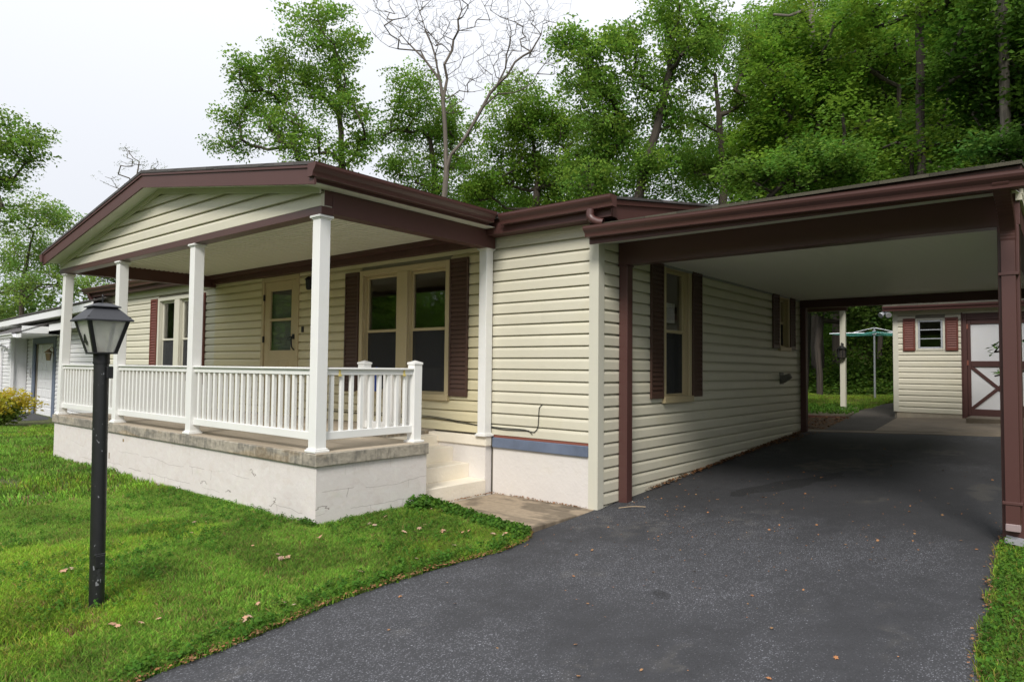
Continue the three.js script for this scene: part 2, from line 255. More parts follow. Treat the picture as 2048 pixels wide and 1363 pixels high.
// window seen from outside: x to the right, y up, z out of the wall
function windowUnit(parent, pos, turn, W, H, sashes, o = {}) {
  const w = sub(parent, 'window', pos, turn), cw = o.casing ?? 0.07, pr = 0.034, tan = o.mat || M.tan, D = 0.105;
  const cas = [rb(0, cw, 0.0, H, 0.001, pr), rb(W - cw, W, 0.0, H, 0.001, pr), rb(cw, W - cw, H - cw, H, 0.001, pr - 0.002)];
  for (let i = 0; i + 1 < sashes.length; i++) cas.push(rb(sashes[i][1], sashes[i + 1][0], 0.03, H - cw, 0.001, pr - 0.003));
  part(w, 'casing', merge(cas), tan);
  part(w, 'sill', rb(-0.01, W + 0.01, -0.045, 0.03, 0.002, 0.06), tan);
  for (const [a, b] of sashes) {
    const y0 = 0.03, y1 = H - cw, m = y0 + (y1 - y0) * (o.meet ?? 0.5), f = 0.036;
    part(w, 'jamb', merge([bx(a - 0.004, a + 0.012, y0, y1, -D, 0.0005), bx(b - 0.012, b + 0.004, y0, y1, -D, 0.0005), bx(a + 0.012, b - 0.012, y1 - 0.012, y1 + 0.004, -D, 0.0005), bx(a + 0.012, b - 0.012, y0 - 0.004, y0 + 0.012, -D, 0.0005)]), tan);
    const A = a + 0.013, B = b - 0.013, frame = (z, lo, hi) => merge([rb(A, A + f, lo, hi, z, z + 0.028, 0.004), rb(B - f, B, lo, hi, z, z + 0.028, 0.004), rb(A + f, B - f, hi - f, hi, z, z + 0.028, 0.004), rb(A + f, B - f, lo, lo + f, z, z + 0.028, 0.004)]);
    const up = part(w, 'upper_sash', frame(-0.068, m - 0.018, y1 - 0.013), tan), lo = part(w, 'lower_sash', frame(-0.100, y0 + 0.013, m + 0.02), tan);
    part(w, 'upper_pane', bx(A + f - 0.003, B - f + 0.003, m + 0.012, y1 - 0.045, -0.056, -0.053), M.glass);
    part(w, 'lower_pane', bx(A + f - 0.003, B - f + 0.003, y0 + 0.045, m - 0.012, -0.088, -0.085), M.glass);
    part(w, 'screen_frame', merge([bx(A, A + 0.016, y0 + 0.014, m - 0.02, -0.062, -0.050), bx(B - 0.016, B, y0 + 0.014, m - 0.02, -0.062, -0.050), bx(A + 0.016, B - 0.016, y0 + 0.014, y0 + 0.03, -0.062, -0.050)]), tan);
    part(w, 'insect_screen', bx(A + 0.014, B - 0.014, y0 + 0.028, m - 0.02, -0.057, -0.0562), M.screen);
    if (o.lace) { // gathered lace behind the glass
      for (const [lo2, hi2] of o.lace) { const n = 60, pos2 = [], idx = []; for (let i = 0; i <= n; i++) for (const y of [lo2, hi2]) pos2.push(lerp(A, B, i / n), y, -0.17 + 0.018 * Math.sin(i * 1.05) + 0.008 * Math.sin(i * 0.37)); for (let i = 0; i < n; i++) idx.push(i * 2, i * 2 + 2, i * 2 + 1, i * 2 + 1, i * 2 + 2, i * 2 + 3); const g = new THREE.BufferGeometry(); g.setAttribute('position', new THREE.Float32BufferAttribute(pos2, 3)); g.setIndex(idx); g.computeVertexNormals(); part(w, 'curtain', g, M.lace); }
    }
  }
  return w;
}
function shutterUnit(parent, pos, turn, W, H, n, mat, z = 0.021) {
  const s = sub(parent, 'shutter', pos, turn), st = 0.028, mid = H * 0.5;
  part(s, 'shutter_frame', merge([rb(0, st, 0, H, z, z + 0.026, 0.004), rb(W - st, W, 0, H, z, z + 0.026, 0.004), rb(st, W - st, 0, 0.05, z, z + 0.025, 0.004), rb(st, W - st, H - 0.05, H, z, z + 0.025, 0.004), bx(st, W - st, 0.05, H - 0.05, z, z + 0.004)]), mat);
  const lh = (H - 0.1) / n, g = sweep([[0, 0], [0.020, -0.004], [0.021, 0.004], [0.004, lh * 0.98], [0, lh * 0.98]], 'x', st, W - st); g.translate(0, 0, z + 0.003);
  for (let i = 0; i < n; i++) { const l = part(s, 'louver', g, mat); l.position.y = 0.05 + i * lh; }
  return s;
}
const GUT = [[0, 0.115], [0, 0], [0.066, 0], [0.072, 0.004], [0.076, 0.026], [0.084, 0.044], [0.098, 0.058], [0.110, 0.072], [0.118, 0.090], [0.119, 0.108], [0.121, 0.115], [0.110, 0.116], [0.110, 0.107], [0.111, 0.092], [0.104, 0.076], [0.092, 0.064], [0.078, 0.050], [0.069, 0.030], [0.064, 0.006], [0.006, 0.006], [0.006, 0.115]];
const house = thing('house', 'single storey cream sided house with porch and carport', 'house');
{
  const holesF = [[-3.90, -2.15, 1.10, 2.75], [-6.47, -5.44, 0.66, 2.86], [-10.39, -8.75, 1.10, 2.75]], holesS = [[1.42, 2.15, 1.11, 2.72], [5.53, 6.01, 1.84, 2.70]];
  const front = wallPanel(house, -13.4, 0, -0.2, 3.0, holesF, 0, [0, 0, -0.021], 0.11, M.interior, 'front_wall');
  const side = wallPanel(house, 0.135, 6.75, -0.2, 3.0, holesS, Math.PI / 2, [-0.021, 0, 0], 0.11, M.interior, 'side_wall');
  part(house, 'rear_wall', bx(-13.4, -0.112, -0.2, 3.0, -6.75, -6.64), M.siding[0]);
  part(house, 'end_wall', bx(-13.4, -13.29, -0.2, 3.0, -6.64, -0.113), M.siding[1]);
  part(house, 'floor', bx(-13.28, -0.113, 0.5, 0.6, -6.63, -0.113), M.interior);
  part(house, 'ceiling_panel', bx(-13.28, -0.113, 2.97, 3.0, -6.63, -0.113), M.interior);
  part(house, 'partition', bx(-7.2, -7.1, 0.6, 2.97, -6.6, -0.2), M.interior);
  part(house, 'partition', bx(-7.0, -0.12, 0.6, 2.97, -3.6, -3.5), M.interior);
  const opF = [[-3.925, -2.13, 1.08, 2.77], [-6.495, -5.415, 0.6, 2.89], [-10.415, -8.725, 1.08, 2.77]];
  courses(front, 'x', -13.38, -8.07, 0, 0.671, 18, 0.127, opF, M.siding, [[-11.9], [-12.6], [-11.4]]);
  courses(front, 'x', -8.07, -1.47, 0, 0.671, 18, 0.127, opF, M.sidingWarmLit, [[-4.6], [-7.6], [-4.9], [-5.2]]);
  courses(front, 'x', -1.47, -0.088, 0, 0.671, 18, 0.127, opF, M.siding, [[], [-0.72], [], []]);
  courses(side, 'z', -6.72, -0.088, 0, -0.091, 24, 0.127, [[-2.175, -1.40, 1.09, 2.745], [-6.03, -5.51, 1.82, 2.72]], M.siding, [[-3.3], [-4.4], [-2.9], [-3.9]]);
  // corner post trim, foundation, water table boards
  part(house, 'corner_trim', sweep([[-0.090, -0.022], [0.024, -0.022], [0.024, 0.09], [0.005, 0.09], [0.005, -0.003], [-0.090, -0.003]], 'z', 0, 1).rotateX(-Math.PI / 2).scale(1, 2.93, 1).translate(0, -0.03, 0), M.trimCream);
  part(house, 'foundation', bx(-1.405, -0.091, -0.15, 0.53, 0.001, 0.012), M.paintedWall); part(house, 'foundation', bx(-13.38, -8.2, -0.15, 0.53, 0.001, 0.012), M.paintedWall);
  part(house, 'skirt_board', rb(-1.40, -0.092, 0.527, 0.640, 0.003, 0.040, 0.006), M.bluePaint, 'grey blue painted board above the foundation');
  part(house, 'skirt_strip', bx(-1.44, -0.092, 0.641, 0.672, 0.001, 0.013), M.redPaint, 'thin rust red strip under the siding');
  part(house, 'starter_strip', bx(-13.38, -8.2, 0.53, 0.671, 0.001, 0.014), M.siding[2]);
  // cornice under the eave
  part(house, 'frieze', merge([bx(-13.38, -0.09, 2.90, 2.958, 0.017, 0.026), bx(-13.38, -0.09, 2.915, 2.935, 0.026, 0.032)]), M.siding[1]);
  // windows
  windowUnit(house, [-3.915, 1.075, 0], 0, 1.775, 1.70, [[0.07, 0.785], [0.995, 1.705]], { meet: 0.515, lace: [[0.05, 0.36]] });
  windowUnit(house, [-10.41, 1.075, 0], 0, 1.68, 1.70, [[0.07, 0.735], [0.945, 1.61]], { meet: 0.52, mat: M.trimCream });
  windowUnit(house, [0, 1.085, -1.405], Math.PI / 2, 0.77, 1.66, [[0.07, 0.70]], { meet: 0.51, lace: [[0.05, 0.75], [0.95, 1.2]] });
  windowUnit(house, [0, 1.815, -5.51], Math.PI / 2, 0.52, 0.90, [[0.055, 0.465]], { meet: 0.5, casing: 0.055 });
  shutterUnit(house, [-4.232, 1.09, 0], 0, 0.305, 1.675, 29, M.shutter); shutterUnit(house, [-2.125, 1.09, 0], 0, 0.312, 1.685, 29, M.shutter);
  shutterUnit(house, [-10.722, 1.085, 0], 0, 0.300, 1.675, 29, M.shutterRed); shutterUnit(house, [-8.715, 1.085, 0], 0, 0.300, 1.675, 29, M.shutterRed);
  shutterUnit(house, [0, 1.10, -1.085], Math.PI / 2, 0.308, 1.615, 28, M.shutter); shutterUnit(house, [0, 1.10, -2.185], Math.PI / 2, 0.285, 1.615, 28, M.shutter);
  shutterUnit(house, [0, 1.81, -5.19], Math.PI / 2, 0.305, 0.89, 15, M.shutter); shutterUnit(house, [0, 1.81, -6.045], Math.PI / 2, 0.27, 0.89, 15, M.shutter);
  // front door
  const d = sub(house, 'door', [-6.49, 0.665, 0], 0, 'tan storm door with tall glass and black handle');
  part(d, 'door_frame', merge([rb(0, 0.075, 0, 2.205, -0.06, 0.036), rb(1.0, 1.075, 0, 2.205, -0.06, 0.036), rb(0.075, 1.0, 2.13, 2.205, -0.06, 0.034), rb(0.075, 1.0, 0, 0.035, -0.1, 0.05)]), M.tan);
  const leaf = (x0, x1, y0, y1, z1) => rb(x0, x1, y0, y1, -0.03, z1, 0.005);
  part(d, 'door_leaf', merge([leaf(0.08, 0.205, 0.04, 2.125, 0.012), leaf(0.87, 0.995, 0.04, 2.125, 0.012), leaf(0.205, 0.87, 1.975, 2.125, 0.012), leaf(0.205, 0.87, 0.04, 1.02, 0.010), leaf(0.205, 0.235, 1.02, 1.975, 0.008), leaf(0.84, 0.87, 1.02, 1.975, 0.008), leaf(0.235, 0.84, 1.49, 1.53, 0.006)]), M.tan);
  for (const x of [0.28, 0.56]) { part(d, 'raised_panel', merge([rb(x, x + 0.23, 0.16, 0.86, 0.008, 0.016, 0.006), rb(x + 0.035, x + 0.195, 0.195, 0.825, 0.012, 0.022, 0.008)]), M.tan); }
  part(d, 'door_pane', bx(0.232, 0.843, 1.532, 1.976, -0.012, -0.008), M.glass); part(d, 'door_pane', bx(0.232, 0.843, 1.018, 1.488, -0.012, -0.008), M.glass);
  part(d, 'inner_door', bx(0.076, 0.999, 0.036, 2.129, -0.098, -0.062), std([0.10, 0.11, 0.115], 0.6));
  part(d, 'handle', merge([tube([[0.935, 1.24, 0.014], [0.935, 1.22, 0.05], [0.937, 1.14, 0.055], [0.945, 1.06, 0.05], [0.952, 1.02, 0.014]], 0.011, 7), rb(0.905, 0.955, 1.19, 1.27, 0.011, 0.03), tube([[0.935, 1.23, 0.03], [0.90, 1.225, 0.05], [0.87, 1.215, 0.052]], 0.009, 6)]), M.black);
  for (const y of [0.35, 1.15, 1.83]) part(d, 'hinge', rb(0.066, 0.088, y, y + 0.1, 0.012, 0.045), M.black);
  part(house, 'doorbell', merge([rb(-5.322, -5.275, 1.955, 2.045, 0.016, 0.04), cyl(0.010, 0.010, 0.008, 0, 0, 0, 10).rotateX(Math.PI / 2).translate(-5.298, 2.0, 0.036)]), M.black);
  const wl = sub(house, 'wall_lantern', [-5.02, 2.62, 0]); part(wl, 'bracket', merge([rb(-0.05, 0.05, -0.02, 0.14, 0.016, 0.035), tube([[0, 0.1, 0.03], [0, 0.16, 0.07], [0, 0.15, 0.12]], 0.009, 6)]), M.black); part(wl, 'lantern_body', merge([cyl(0.045, 0.055, 0.13, 0, -0.02, 0.12, 6), cyl(0.075, 0.012, 0.05, 0, 0.11, 0.12, 6), cyl(0.03, 0.045, 0.02, 0, -0.04, 0.12, 6)]), M.black);
  // roof, fascia, gutters
  const eY = 3.12, sl = 0.157, rz = -3.375, rY = eY + sl * (0.24 - rz);
  part(house, 'roof', sweep([[0.25, eY], [rz, rY], [-7.0, eY], [-7.0, eY + 0.025], [rz, rY + 0.028], [0.25, eY + 0.025]], 'x', -13.75, 0.315), M.shingle);
  part(house, 'fascia', merge([bx(-13.72, 0.28, 2.965, eY - 0.003, 0.185, 0.21)]), M.maroonDark);
  part(house, 'soffit_panel', merge([bx(-13.72, 0.28, 2.955, 2.964, 0.003, 0.21), bx(-13.72, 0.28, 2.955, 2.964, -6.98, -6.752)]), M.maroonDark);
  part(house, 'gable_panel', sweep([[0.18, 2.955], [0.18, eY - 0.004], [rz, rY - 0.006], [-6.9, eY - 0.004], [-6.9, 2.80], [-0.2, 2.80], [0.10, 2.955]], 'x', 0.262, 0.282), M.maroonFlat, 'flat maroon gable end above the carport roof');
  part(house, 'gable_panel', sweep([[0.18, 2.955], [0.18, eY - 0.004], [rz, rY - 0.006], [-6.9, eY - 0.004], [-6.9, 2.955]], 'x', -13.72, -13.7), M.maroonFlat);
  part(house, 'rake_board', sweep([[0.20, eY - 0.05], [0.20, eY - 0.002], [rz, rY - 0.003], [-6.95, eY - 0.002], [-6.95, eY - 0.05], [rz, rY - 0.055]], 'x', 0.283, 0.300), M.maroon);
  const gut = (a, b) => sweep(GUT.map(([p, q]) => [p + 0.212, q + 3.032]), 'x', a, b);
  part(house, 'gutter', gut(-1.10, 0.345), M.maroon); part(house, 'gutter', gut(-13.78, -8.35), M.maroon);
  const cap = sweep(GUT.slice(0, 11).map(([p, q]) => [p + 0.212, q + 3.032]), 'x', 0, 0.003); part(house, 'gutter_cap', cap.clone().translate(0.346, 0, 0), M.maroonFlat); part(house, 'gutter_cap', cap.clone().translate(-13.785, 0, 0), M.maroonFlat);
  const sp = (pts, w = 0.07, t = 0.05) => { const c = new THREE.CatmullRomCurve3(pts.map(p => V3(...p)), false, 'catmullrom', 0.35); const g = new THREE.TubeGeometry(c, 22, 0.042, 8, false); return g; };
  part(house, 'downspout', sp([[0.08, 3.035, 0.27], [0.08, 2.97, 0.272], [0.11, 2.93, 0.27], [0.17, 2.90, 0.262], [0.22, 2.89, 0.25]]), M.maroon, 'short elbow emptying onto the carport gutter');
  part(house, 'downspout', sp([[-13.5, 3.035, 0.27], [-13.5, 2.95, 0.27], [-13.44, 2.85, 0.14], [-13.42, 2.78, 0.07], [-13.42, 2.6, 0.06], [-13.42, 0.2, 0.06]]), M.maroon);
  part(house, 'cable', merge([tube([[-4.9, 0.80, 0.024], [-4.0, 0.79, 0.026], [-3.0, 0.795, 0.024], [-2.45, 0.81, 0.024], [-1.9, 0.776, 0.024], [-1.5, 0.755, 0.024], [-1.25, 0.738, 0.025], [-0.9, 0.744, 0.025], [-0.79, 0.738, 0.026], [-0.745, 0.80, 0.028], [-0.735, 0.9, 0.03], [-0.725, 1.02, 0.024], [-0.70, 1.045, 0.012]], 0.0048, 6, 90), tube([[-4.9, 0.82, 0.026], [-3.0, 0.82, 0.026], [-2.4, 0.825, 0.026], [-1.6, 0.765, 0.026], [-1.3, 0.757, 0.027], [-0.85, 0.742, 0.027], [-0.82, 0.71, 0.03]], 0.004, 5, 60)]), M.black);
  part(house, 'dryer_vent', merge([rb(0.015, 0.03, 1.22, 1.42, -5.72, -5.54), (() => { const g = new THREE.CylinderGeometry(0.055, 0.085, 0.15, 4, 1); g.rotateY(Math.PI / 4); g.rotateZ(-1.1); g.translate(0.10, 1.33, -5.63); return g; })()]), std([0.14, 0.13, 0.11], 0.6));
}
// ------------------------------------------------------------ front porch
const porch = thing('front_porch', 'raised concrete front porch with white railings under a low gable roof', 'porch');
{
  const crackMap = canvasTex(2048, 256, (c, w, h) => {
    const r = RNG(41); c.fillStyle = 'rgb(214,207,203)'; c.fillRect(0, 0, w, h);
    for (let i = 0; i < 1500; i++) { const q = r(); c.fillStyle = q < 0.5 ? `rgba(236,233,230,${0.04 + 0.08 * r()})` : `rgba(170,152,140,${0.02 + 0.05 * r()})`; c.beginPath(); c.ellipse(r() * w, r() * h, 3 + 26 * r() * r(), 4 + 34 * r() * r(), r() * 3, 0, 7); c.fill(); }
    for (let i = 0; i < 260; i++) { c.fillStyle = `rgba(150,118,100,${0.05 + 0.12 * r()})`; c.beginPath(); c.ellipse(r() * w, h * (0.86 + 0.14 * r()), 5 + 30 * r(), 2 + 9 * r(), 0, 0, 7); c.fill(); } // splashed soil along the grade
    for (let i = 0; i < 120; i++) { c.fillStyle = `rgba(120,112,105,${0.04 + 0.08 * r()})`; const x = r() * w; c.fillRect(x, 0, 1 + 2 * r(), 10 + 60 * r() * r()); } // drips from the slab edge
    const crack = (x, y, dir, len, al) => { c.strokeStyle = `rgba(92,82,76,${al})`; c.lineWidth = 0.9 + 1.2 * r(); c.beginPath(); c.moveTo(x, y); for (let s = 0; s < len; s += 9) { if (dir) x += 9; else y += 9; x += (r() - 0.5) * (dir ? 3 : 6); y += (r() - 0.5) * (dir ? 6 : 3); c.lineTo(x, y); } c.stroke(); return [x, y]; };
    for (const y0 of [96, 178]) for (let x = 20; x < w;) { const L = 90 + 330 * r() * r(), al = 0.18 + 0.40 * r(); if (r() < 0.8) { const y = y0 + (r() - 0.5) * 10; crack(x, y, true, L, al); for (let q = x + 60 * r(); q < x + L; q += 121) if (r() < 0.6) crack(q, y, false, 20 + 62 * r(), al * (0.6 + 0.8 * r())); } x += L + 30 + 120 * r(); }
    for (const [x, y] of [[1700, 60], [1720, 200], [1830, 150], [1560, 175], [1400, 160]]) { let a = x, b = y; c.strokeStyle = 'rgba(70,60,54,0.75)'; c.lineWidth = 1.6; c.beginPath(); c.moveTo(a, b); for (let s = 0; s < 12; s++) { a += (r() - 0.35) * 22; b += (r() - 0.42) * 14; c.lineTo(a, b); } c.stroke(); }
    for (const [x, y, a, b] of [[770, 28, 12, 14], [640, 118, 7, 32]]) { c.fillStyle = 'rgb(150,128,92)'; c.fillRect(x, y, a, b); c.strokeStyle = 'rgba(90,80,70,.8)'; c.strokeRect(x, y, a, b); }
  });
  const edgeMap = tex(2048, 128, (i, j, u, v) => { const x = u * 8.6, n = fbm(x * 6 + 4, v * 1.6 + 3, 5), st = fbm(x * 34, v * 1.1 + 11, 4), big = fbm(x * 1.3 + 7, 5, 4); const d = sstep(0.40, 0.72, st * 0.5 + n * 0.5 + 0.5 * (big - 0.42)) * (0.55 + 0.45 * fbm(x * 60, v * 9, 2)); const k = 0.85 + 0.5 * (fbm(x * 26, v * 5, 3) - 0.5); const rust = sstep(0.66, 0.76, fbm(x * 1.4 + 60, v * 0.5 + 2, 5)) * 0.6; return [lerp(0.42, 0.15, d * 0.85) * k + 0.05 * rust, lerp(0.375, 0.142, d * 0.85) * k, lerp(0.305, 0.126, d * 0.85) * k - 0.05 * rust]; });
  const deckMap = tex(1024, 512, (i, j, u, v) => { const x = u * 7, z = v * 2.6, n = fbm(x * 0.9 + 3, z * 2.2 + 8, 5), s = sstep(0.55, 0.62, fbm(x * 0.5 + 20, z * 5 + 1, 4)); const k = 0.82 + 0.5 * (n - 0.5) + 0.12 * (rnd() - 0.5); return [0.52 * k * (1 - 0.28 * s), 0.44 * k * (1 - 0.30 * s), 0.335 * k * (1 - 0.32 * s)]; });
  const flat = (pts, y0, y1, bev) => { const s = new THREE.Shape(pts.map(([x, z]) => new THREE.Vector2(x, -z))), g = new THREE.ExtrudeGeometry(s, { depth: y1 - y0 - 2 * bev, bevelEnabled: true, bevelSize: bev, bevelOffset: -bev, bevelThickness: bev, bevelSegments: 2 }); g.rotateX(-Math.PI / 2); g.translate(0, y0 + bev, 0); return g; };
  const outline = [[-8.19, 0.02], [-8.19, 2.45], [-1.335, 2.45], [-1.335, 1.10], [-2.36, 1.10], [-2.36, 0.02]];
  const slab = flat(outline, 0.55, 0.665, 0.008), p = slab.attributes.position, nn = slab.attributes.normal, uv = new Float32Array(p.count * 2);
  for (let i = 0; i < p.count; i++) { uv[2 * i] = (p.getX(i) + (Math.abs(nn.getX(i)) > 0.7 ? p.getZ(i) : 0) + 8.3) / 8.6; uv[2 * i + 1] = (p.getY(i) - 0.55) / 0.115; }
  slab.setAttribute('uv', new THREE.BufferAttribute(uv, 2));
  part(porch, 'slab', slab, std([1, 1, 1], 0.92, { map: edgeMap, bumpMap: bumpOf(9, 0.12), bumpScale: 0.006 }), 'stained concrete porch slab');
  const deck = flat([[-8.175, 0.03], [-8.175, 2.435], [-1.35, 2.435], [-1.35, 1.115], [-2.375, 1.115], [-2.375, 0.03]], 0.6655, 0.6685, 0.0005), q = deck.attributes.position, uw = new Float32Array(q.count * 2);
  for (let i = 0; i < q.count; i++) { uw[2 * i] = (q.getX(i) + 8.2) / 7; uw[2 * i + 1] = q.getZ(i) / 2.6; } deck.setAttribute('uv', new THREE.BufferAttribute(uw, 2));
  part(porch, 'porch_floor', deck, std([1, 1, 1], 0.85, { map: deckMap, bumpMap: bumpOf(7, 2.6), bumpScale: 0.003 }));
  const fw = new THREE.MeshStandardMaterial({ map: crackMap, roughness: 0.82, bumpMap: bumpOf(9, 0.8), bumpScale: 0.002 });
  const face = (g, fu) => { const P = g.attributes.position, U = new Float32Array(P.count * 2); for (let i = 0; i < P.count; i++) { U[2 * i] = fu(P.getX(i), P.getZ(i)); U[2 * i + 1] = (P.getY(i) + 0.05) / 0.6; } g.setAttribute('uv', new THREE.BufferAttribute(U, 2)); return g; };
  part(porch, 'foundation_wall', face(bx(-8.16, -1.362, -0.35, 0.549, 2.30, 2.425), (x, z) => (x + 8.16) / 6.85), fw, 'cracked white painted block wall facing the lawn');
  part(porch, 'foundation_wall', face(bx(-1.48, -1.36, -0.35, 0.549, 1.105, 2.424), (x, z) => 0.35 + z / 6.85), fw);
  part(porch, 'foundation_wall', bx(-8.16, -8.04, -0.35, 0.549, 0.02, 2.299), M.paintedWall);
  part(porch, 'foundation_wall', bx(-2.36, -1.432, -0.2, 0.543, 0.013, 0.118), M.paintedWall, 'low white wall beside the steps');
  part(porch, 'curb', rb(-2.359, -1.405, 0.544, 0.652, 0.042, 0.142, 0.008), M.stepPaint, 'white painted curb that carries the house end post');
  for (const [x, y, b] of [[-1.425, 0.165, -0.2], [-1.69, 0.332, 0.16], [-1.95, 0.50, 0.325], [-2.2, 0.62, 0.49]]) part(porch, 'step', flat([[-2.40, 0.119], [-2.40, 1.104], [x, 1.104], [x, 0.119]], b, y, 0.01), M.stepPaint);
  // posts
  const post = (x, z, y0, y1, w = 0.115, lean = 0) => {
    const g = sub(porch, 'post', [x, y0, z]), h = y1 - y0; if (lean) g.rotation.z = -Math.atan2(lean, h);
    part(g, 'post_shaft', rb(-w / 2, w / 2, 0, h, -w / 2, w / 2, 0.006), M.vinylWhite);
    part(g, 'post_base', merge([rb(-w / 2 - 0.022, w / 2 + 0.022, 0, 0.022, -w / 2 - 0.022, w / 2 + 0.022, 0.005), rb(-w / 2 - 0.010, w / 2 + 0.010, 0.022, 0.036, -w / 2 - 0.010, w / 2 + 0.010, 0.004)]), M.vinylWhite);
    part(g, 'post_cap', merge([rb(-w / 2 - 0.020, w / 2 + 0.020, h - 0.024, h - 0.001, -w / 2 - 0.020, w / 2 + 0.020, 0.005), rb(-w / 2 - 0.008, w / 2 + 0.008, h - 0.036, h - 0.024, -w / 2 - 0.008, w / 2 + 0.008, 0.004)]), M.vinylWhite);
    return g;
  };
  const PZ = 2.365, fy = 0.669;
  post(-8.06, PZ, fy, 2.800, 0.115, 0.09); post(-5.93, PZ, fy, 2.800); post(-3.83, PZ, fy, 2.800); post(-1.445, PZ, fy, 2.800); post(-1.47, 0.10, 0.653, 2.835, 0.115);
  const newel = (x, z) => { const g = sub(porch, 'newel_post', [x, fy, z]); part(g, 'post_shaft', rb(-0.0525, 0.0525, 0, 0.80, -0.0525, 0.0525, 0.005), M.vinylWhite); part(g, 'post_base', rb(-0.076, 0.076, 0, 0.024, -0.076, 0.076, 0.006), M.vinylWhite); const cap = new THREE.ConeGeometry(0.078, 0.022, 4); cap.rotateY(Math.PI / 4); cap.translate(0, 0.829, 0); part(g, 'post_cap', merge([rb(-0.060, 0.060, 0.795, 0.818, -0.060, 0.060, 0.005), cap]), M.vinylWhite); };
  newel(-1.445, 1.205); newel(-2.27, 1.205);
  const balG = rb(-0.018, 0.018, 0.842, 1.366, -0.018, 0.018, 0.004);
  const railing = (x0, z0, x1, z1, n, label) => {
    const L = Math.hypot(x1 - x0, z1 - z0), g = sub(porch, 'railing', [x0, 0, z0], -Math.atan2(z1 - z0, x1 - x0), label);
    part(g, 'top_rail', merge([rb(0, L, 1.408, 1.428, -0.046, 0.046, 0.006), rb(0, L, 1.358, 1.4085, -0.025, 0.025, 0.004)]), M.vinylWhite);
    part(g, 'bottom_rail', rb(0, L, 0.772, 0.846, -0.025, 0.025, 0.005), M.vinylWhite);
    for (let i = 0; i < n; i++) { const b = part(g, 'baluster', balG, M.vinylWhite); b.position.x = L * (i + 0.75) / (n + 0.5); }
    return g;
  };
  railing(-8.0, PZ, -5.988, PZ, 17); railing(-5.872, PZ, -3.888, PZ, 17); railing(-3.772, PZ, -1.503, PZ, 19);
  const rr = railing(-1.445, 2.307, -1.445, 1.258, 9), r2 = railing(-1.498, 1.205, -2.217, 1.205, 6);
  for (const [g, x] of [[rr, 0.14], [rr, 0.92]]) part(g, 'bracket', merge([rb(x, x + 0.02, 1.36, 1.425, 0.026, 0.034, 0.003), rb(x - 0.004, x + 0.03, 1.345, 1.365, 0.026, 0.036, 0.003)]), M.yellow);
  // beams and ceiling
  part(porch, 'front_beam', merge([rb(-8.14, -1.36, 2.800, 2.872, 2.30, 2.432, 0.004)]), M.maroon);
  part(porch, 'side_beam', rb(-1.515, -1.375, 2.822, 3.026, 0.05, 2.299, 0.004), M.maroonDark); part(porch, 'side_beam', rb(-1.515, -1.3775, 2.874, 3.026, 2.300, 2.389, 0.004), M.maroonDark);
  part(porch, 'side_beam', rb(-8.14, -8.0, 2.822, 3.026, 0.05, 2.299, 0.004), M.maroonDark);
  part(porch, 'wall_beam', merge([rb(-8.0, -3.13, 2.872, 3.024, 0.034, 0.12, 0.004), rb(-3.128, -1.516, 2.8715, 3.0235, 0.034, 0.119, 0.004)]), M.maroonDark);
  const strips = []; for (let z = 0.125; z < 2.26; z += 0.0762) strips.push(sweep([[z, 3.046], [z + 0.020, 3.010], [z + 0.055, 3.010], [z + 0.075, 3.046], [z + 0.075, 3.05], [z, 3.05]], 'x', -7.998, -1.517)); strips.push(bx(-7.998, -1.517, 3.047, 3.055, 0.125, 2.298));
  part(porch, 'ceiling_panel', merge(strips), M.ceiling, 'white grooved porch ceiling');
  // roof: low gable, ridge runs back over the house roof
  const RX = -1.16, LX = -8.22, KX = -4.68, RY = 3.155, LY = 3.085, KY = 3.70, roofY = x => x > KX ? lerp(KY, RY, (x - KX) / (RX - KX)) : lerp(KY, LY, (x - KX) / (LX - KX));
  part(porch, 'roof', sweep([[RX, RY], [KX, KY], [LX, LY], [LX, LY + 0.028], [KX, KY + 0.032], [RX, RY + 0.028]], 'z', -3.1, 2.665), M.shingle);
  const rake = (x0, x1, d0, d1, z0, z1) => sweep([[x0, roofY(x0) - d1], [x1, roofY(x1) - d1], [x1, roofY(x1) - d0], [x0, roofY(x0) - d0]], 'z', z0, z1);
  part(porch, 'rake_board', merge([rake(KX, RX, 0.003, 0.168, 2.625, 2.645), rake(LX, KX, 0.003, 0.168, 2.625, 2.645)]), M.maroonFlat, 'maroon board along the gable edge');
  part(porch, 'rake_trim', merge([rake(KX, RX, -0.012, 0.028, 2.6455, 2.658), rake(LX, KX, -0.012, 0.028, 2.6455, 2.658)]), M.maroonFlat);
  part(porch, 'gable_soffit', merge([rake(KX, -1.24, 0.135, 0.143, 2.432, 2.624), rake(-8.14, KX, 0.135, 0.143, 2.432, 2.624)]), M.soffit);
  const top = x => roofY(x) - 0.145, ys = [];
  const gable = wallPanel(porch, -8.13, -1.37, 2.873, 2.885, [], 0, [0, 0, 2.391], 0.08, M.interior, 'gable_wall');
  part(gable, 'backing', sweep([[-8.10, 2.886], [-1.38, 2.886], [-1.38, top(-1.38)], [KX, top(KX)], [-8.10, top(-8.10)]], 'z', 2.32, 2.391), M.siding[0]);
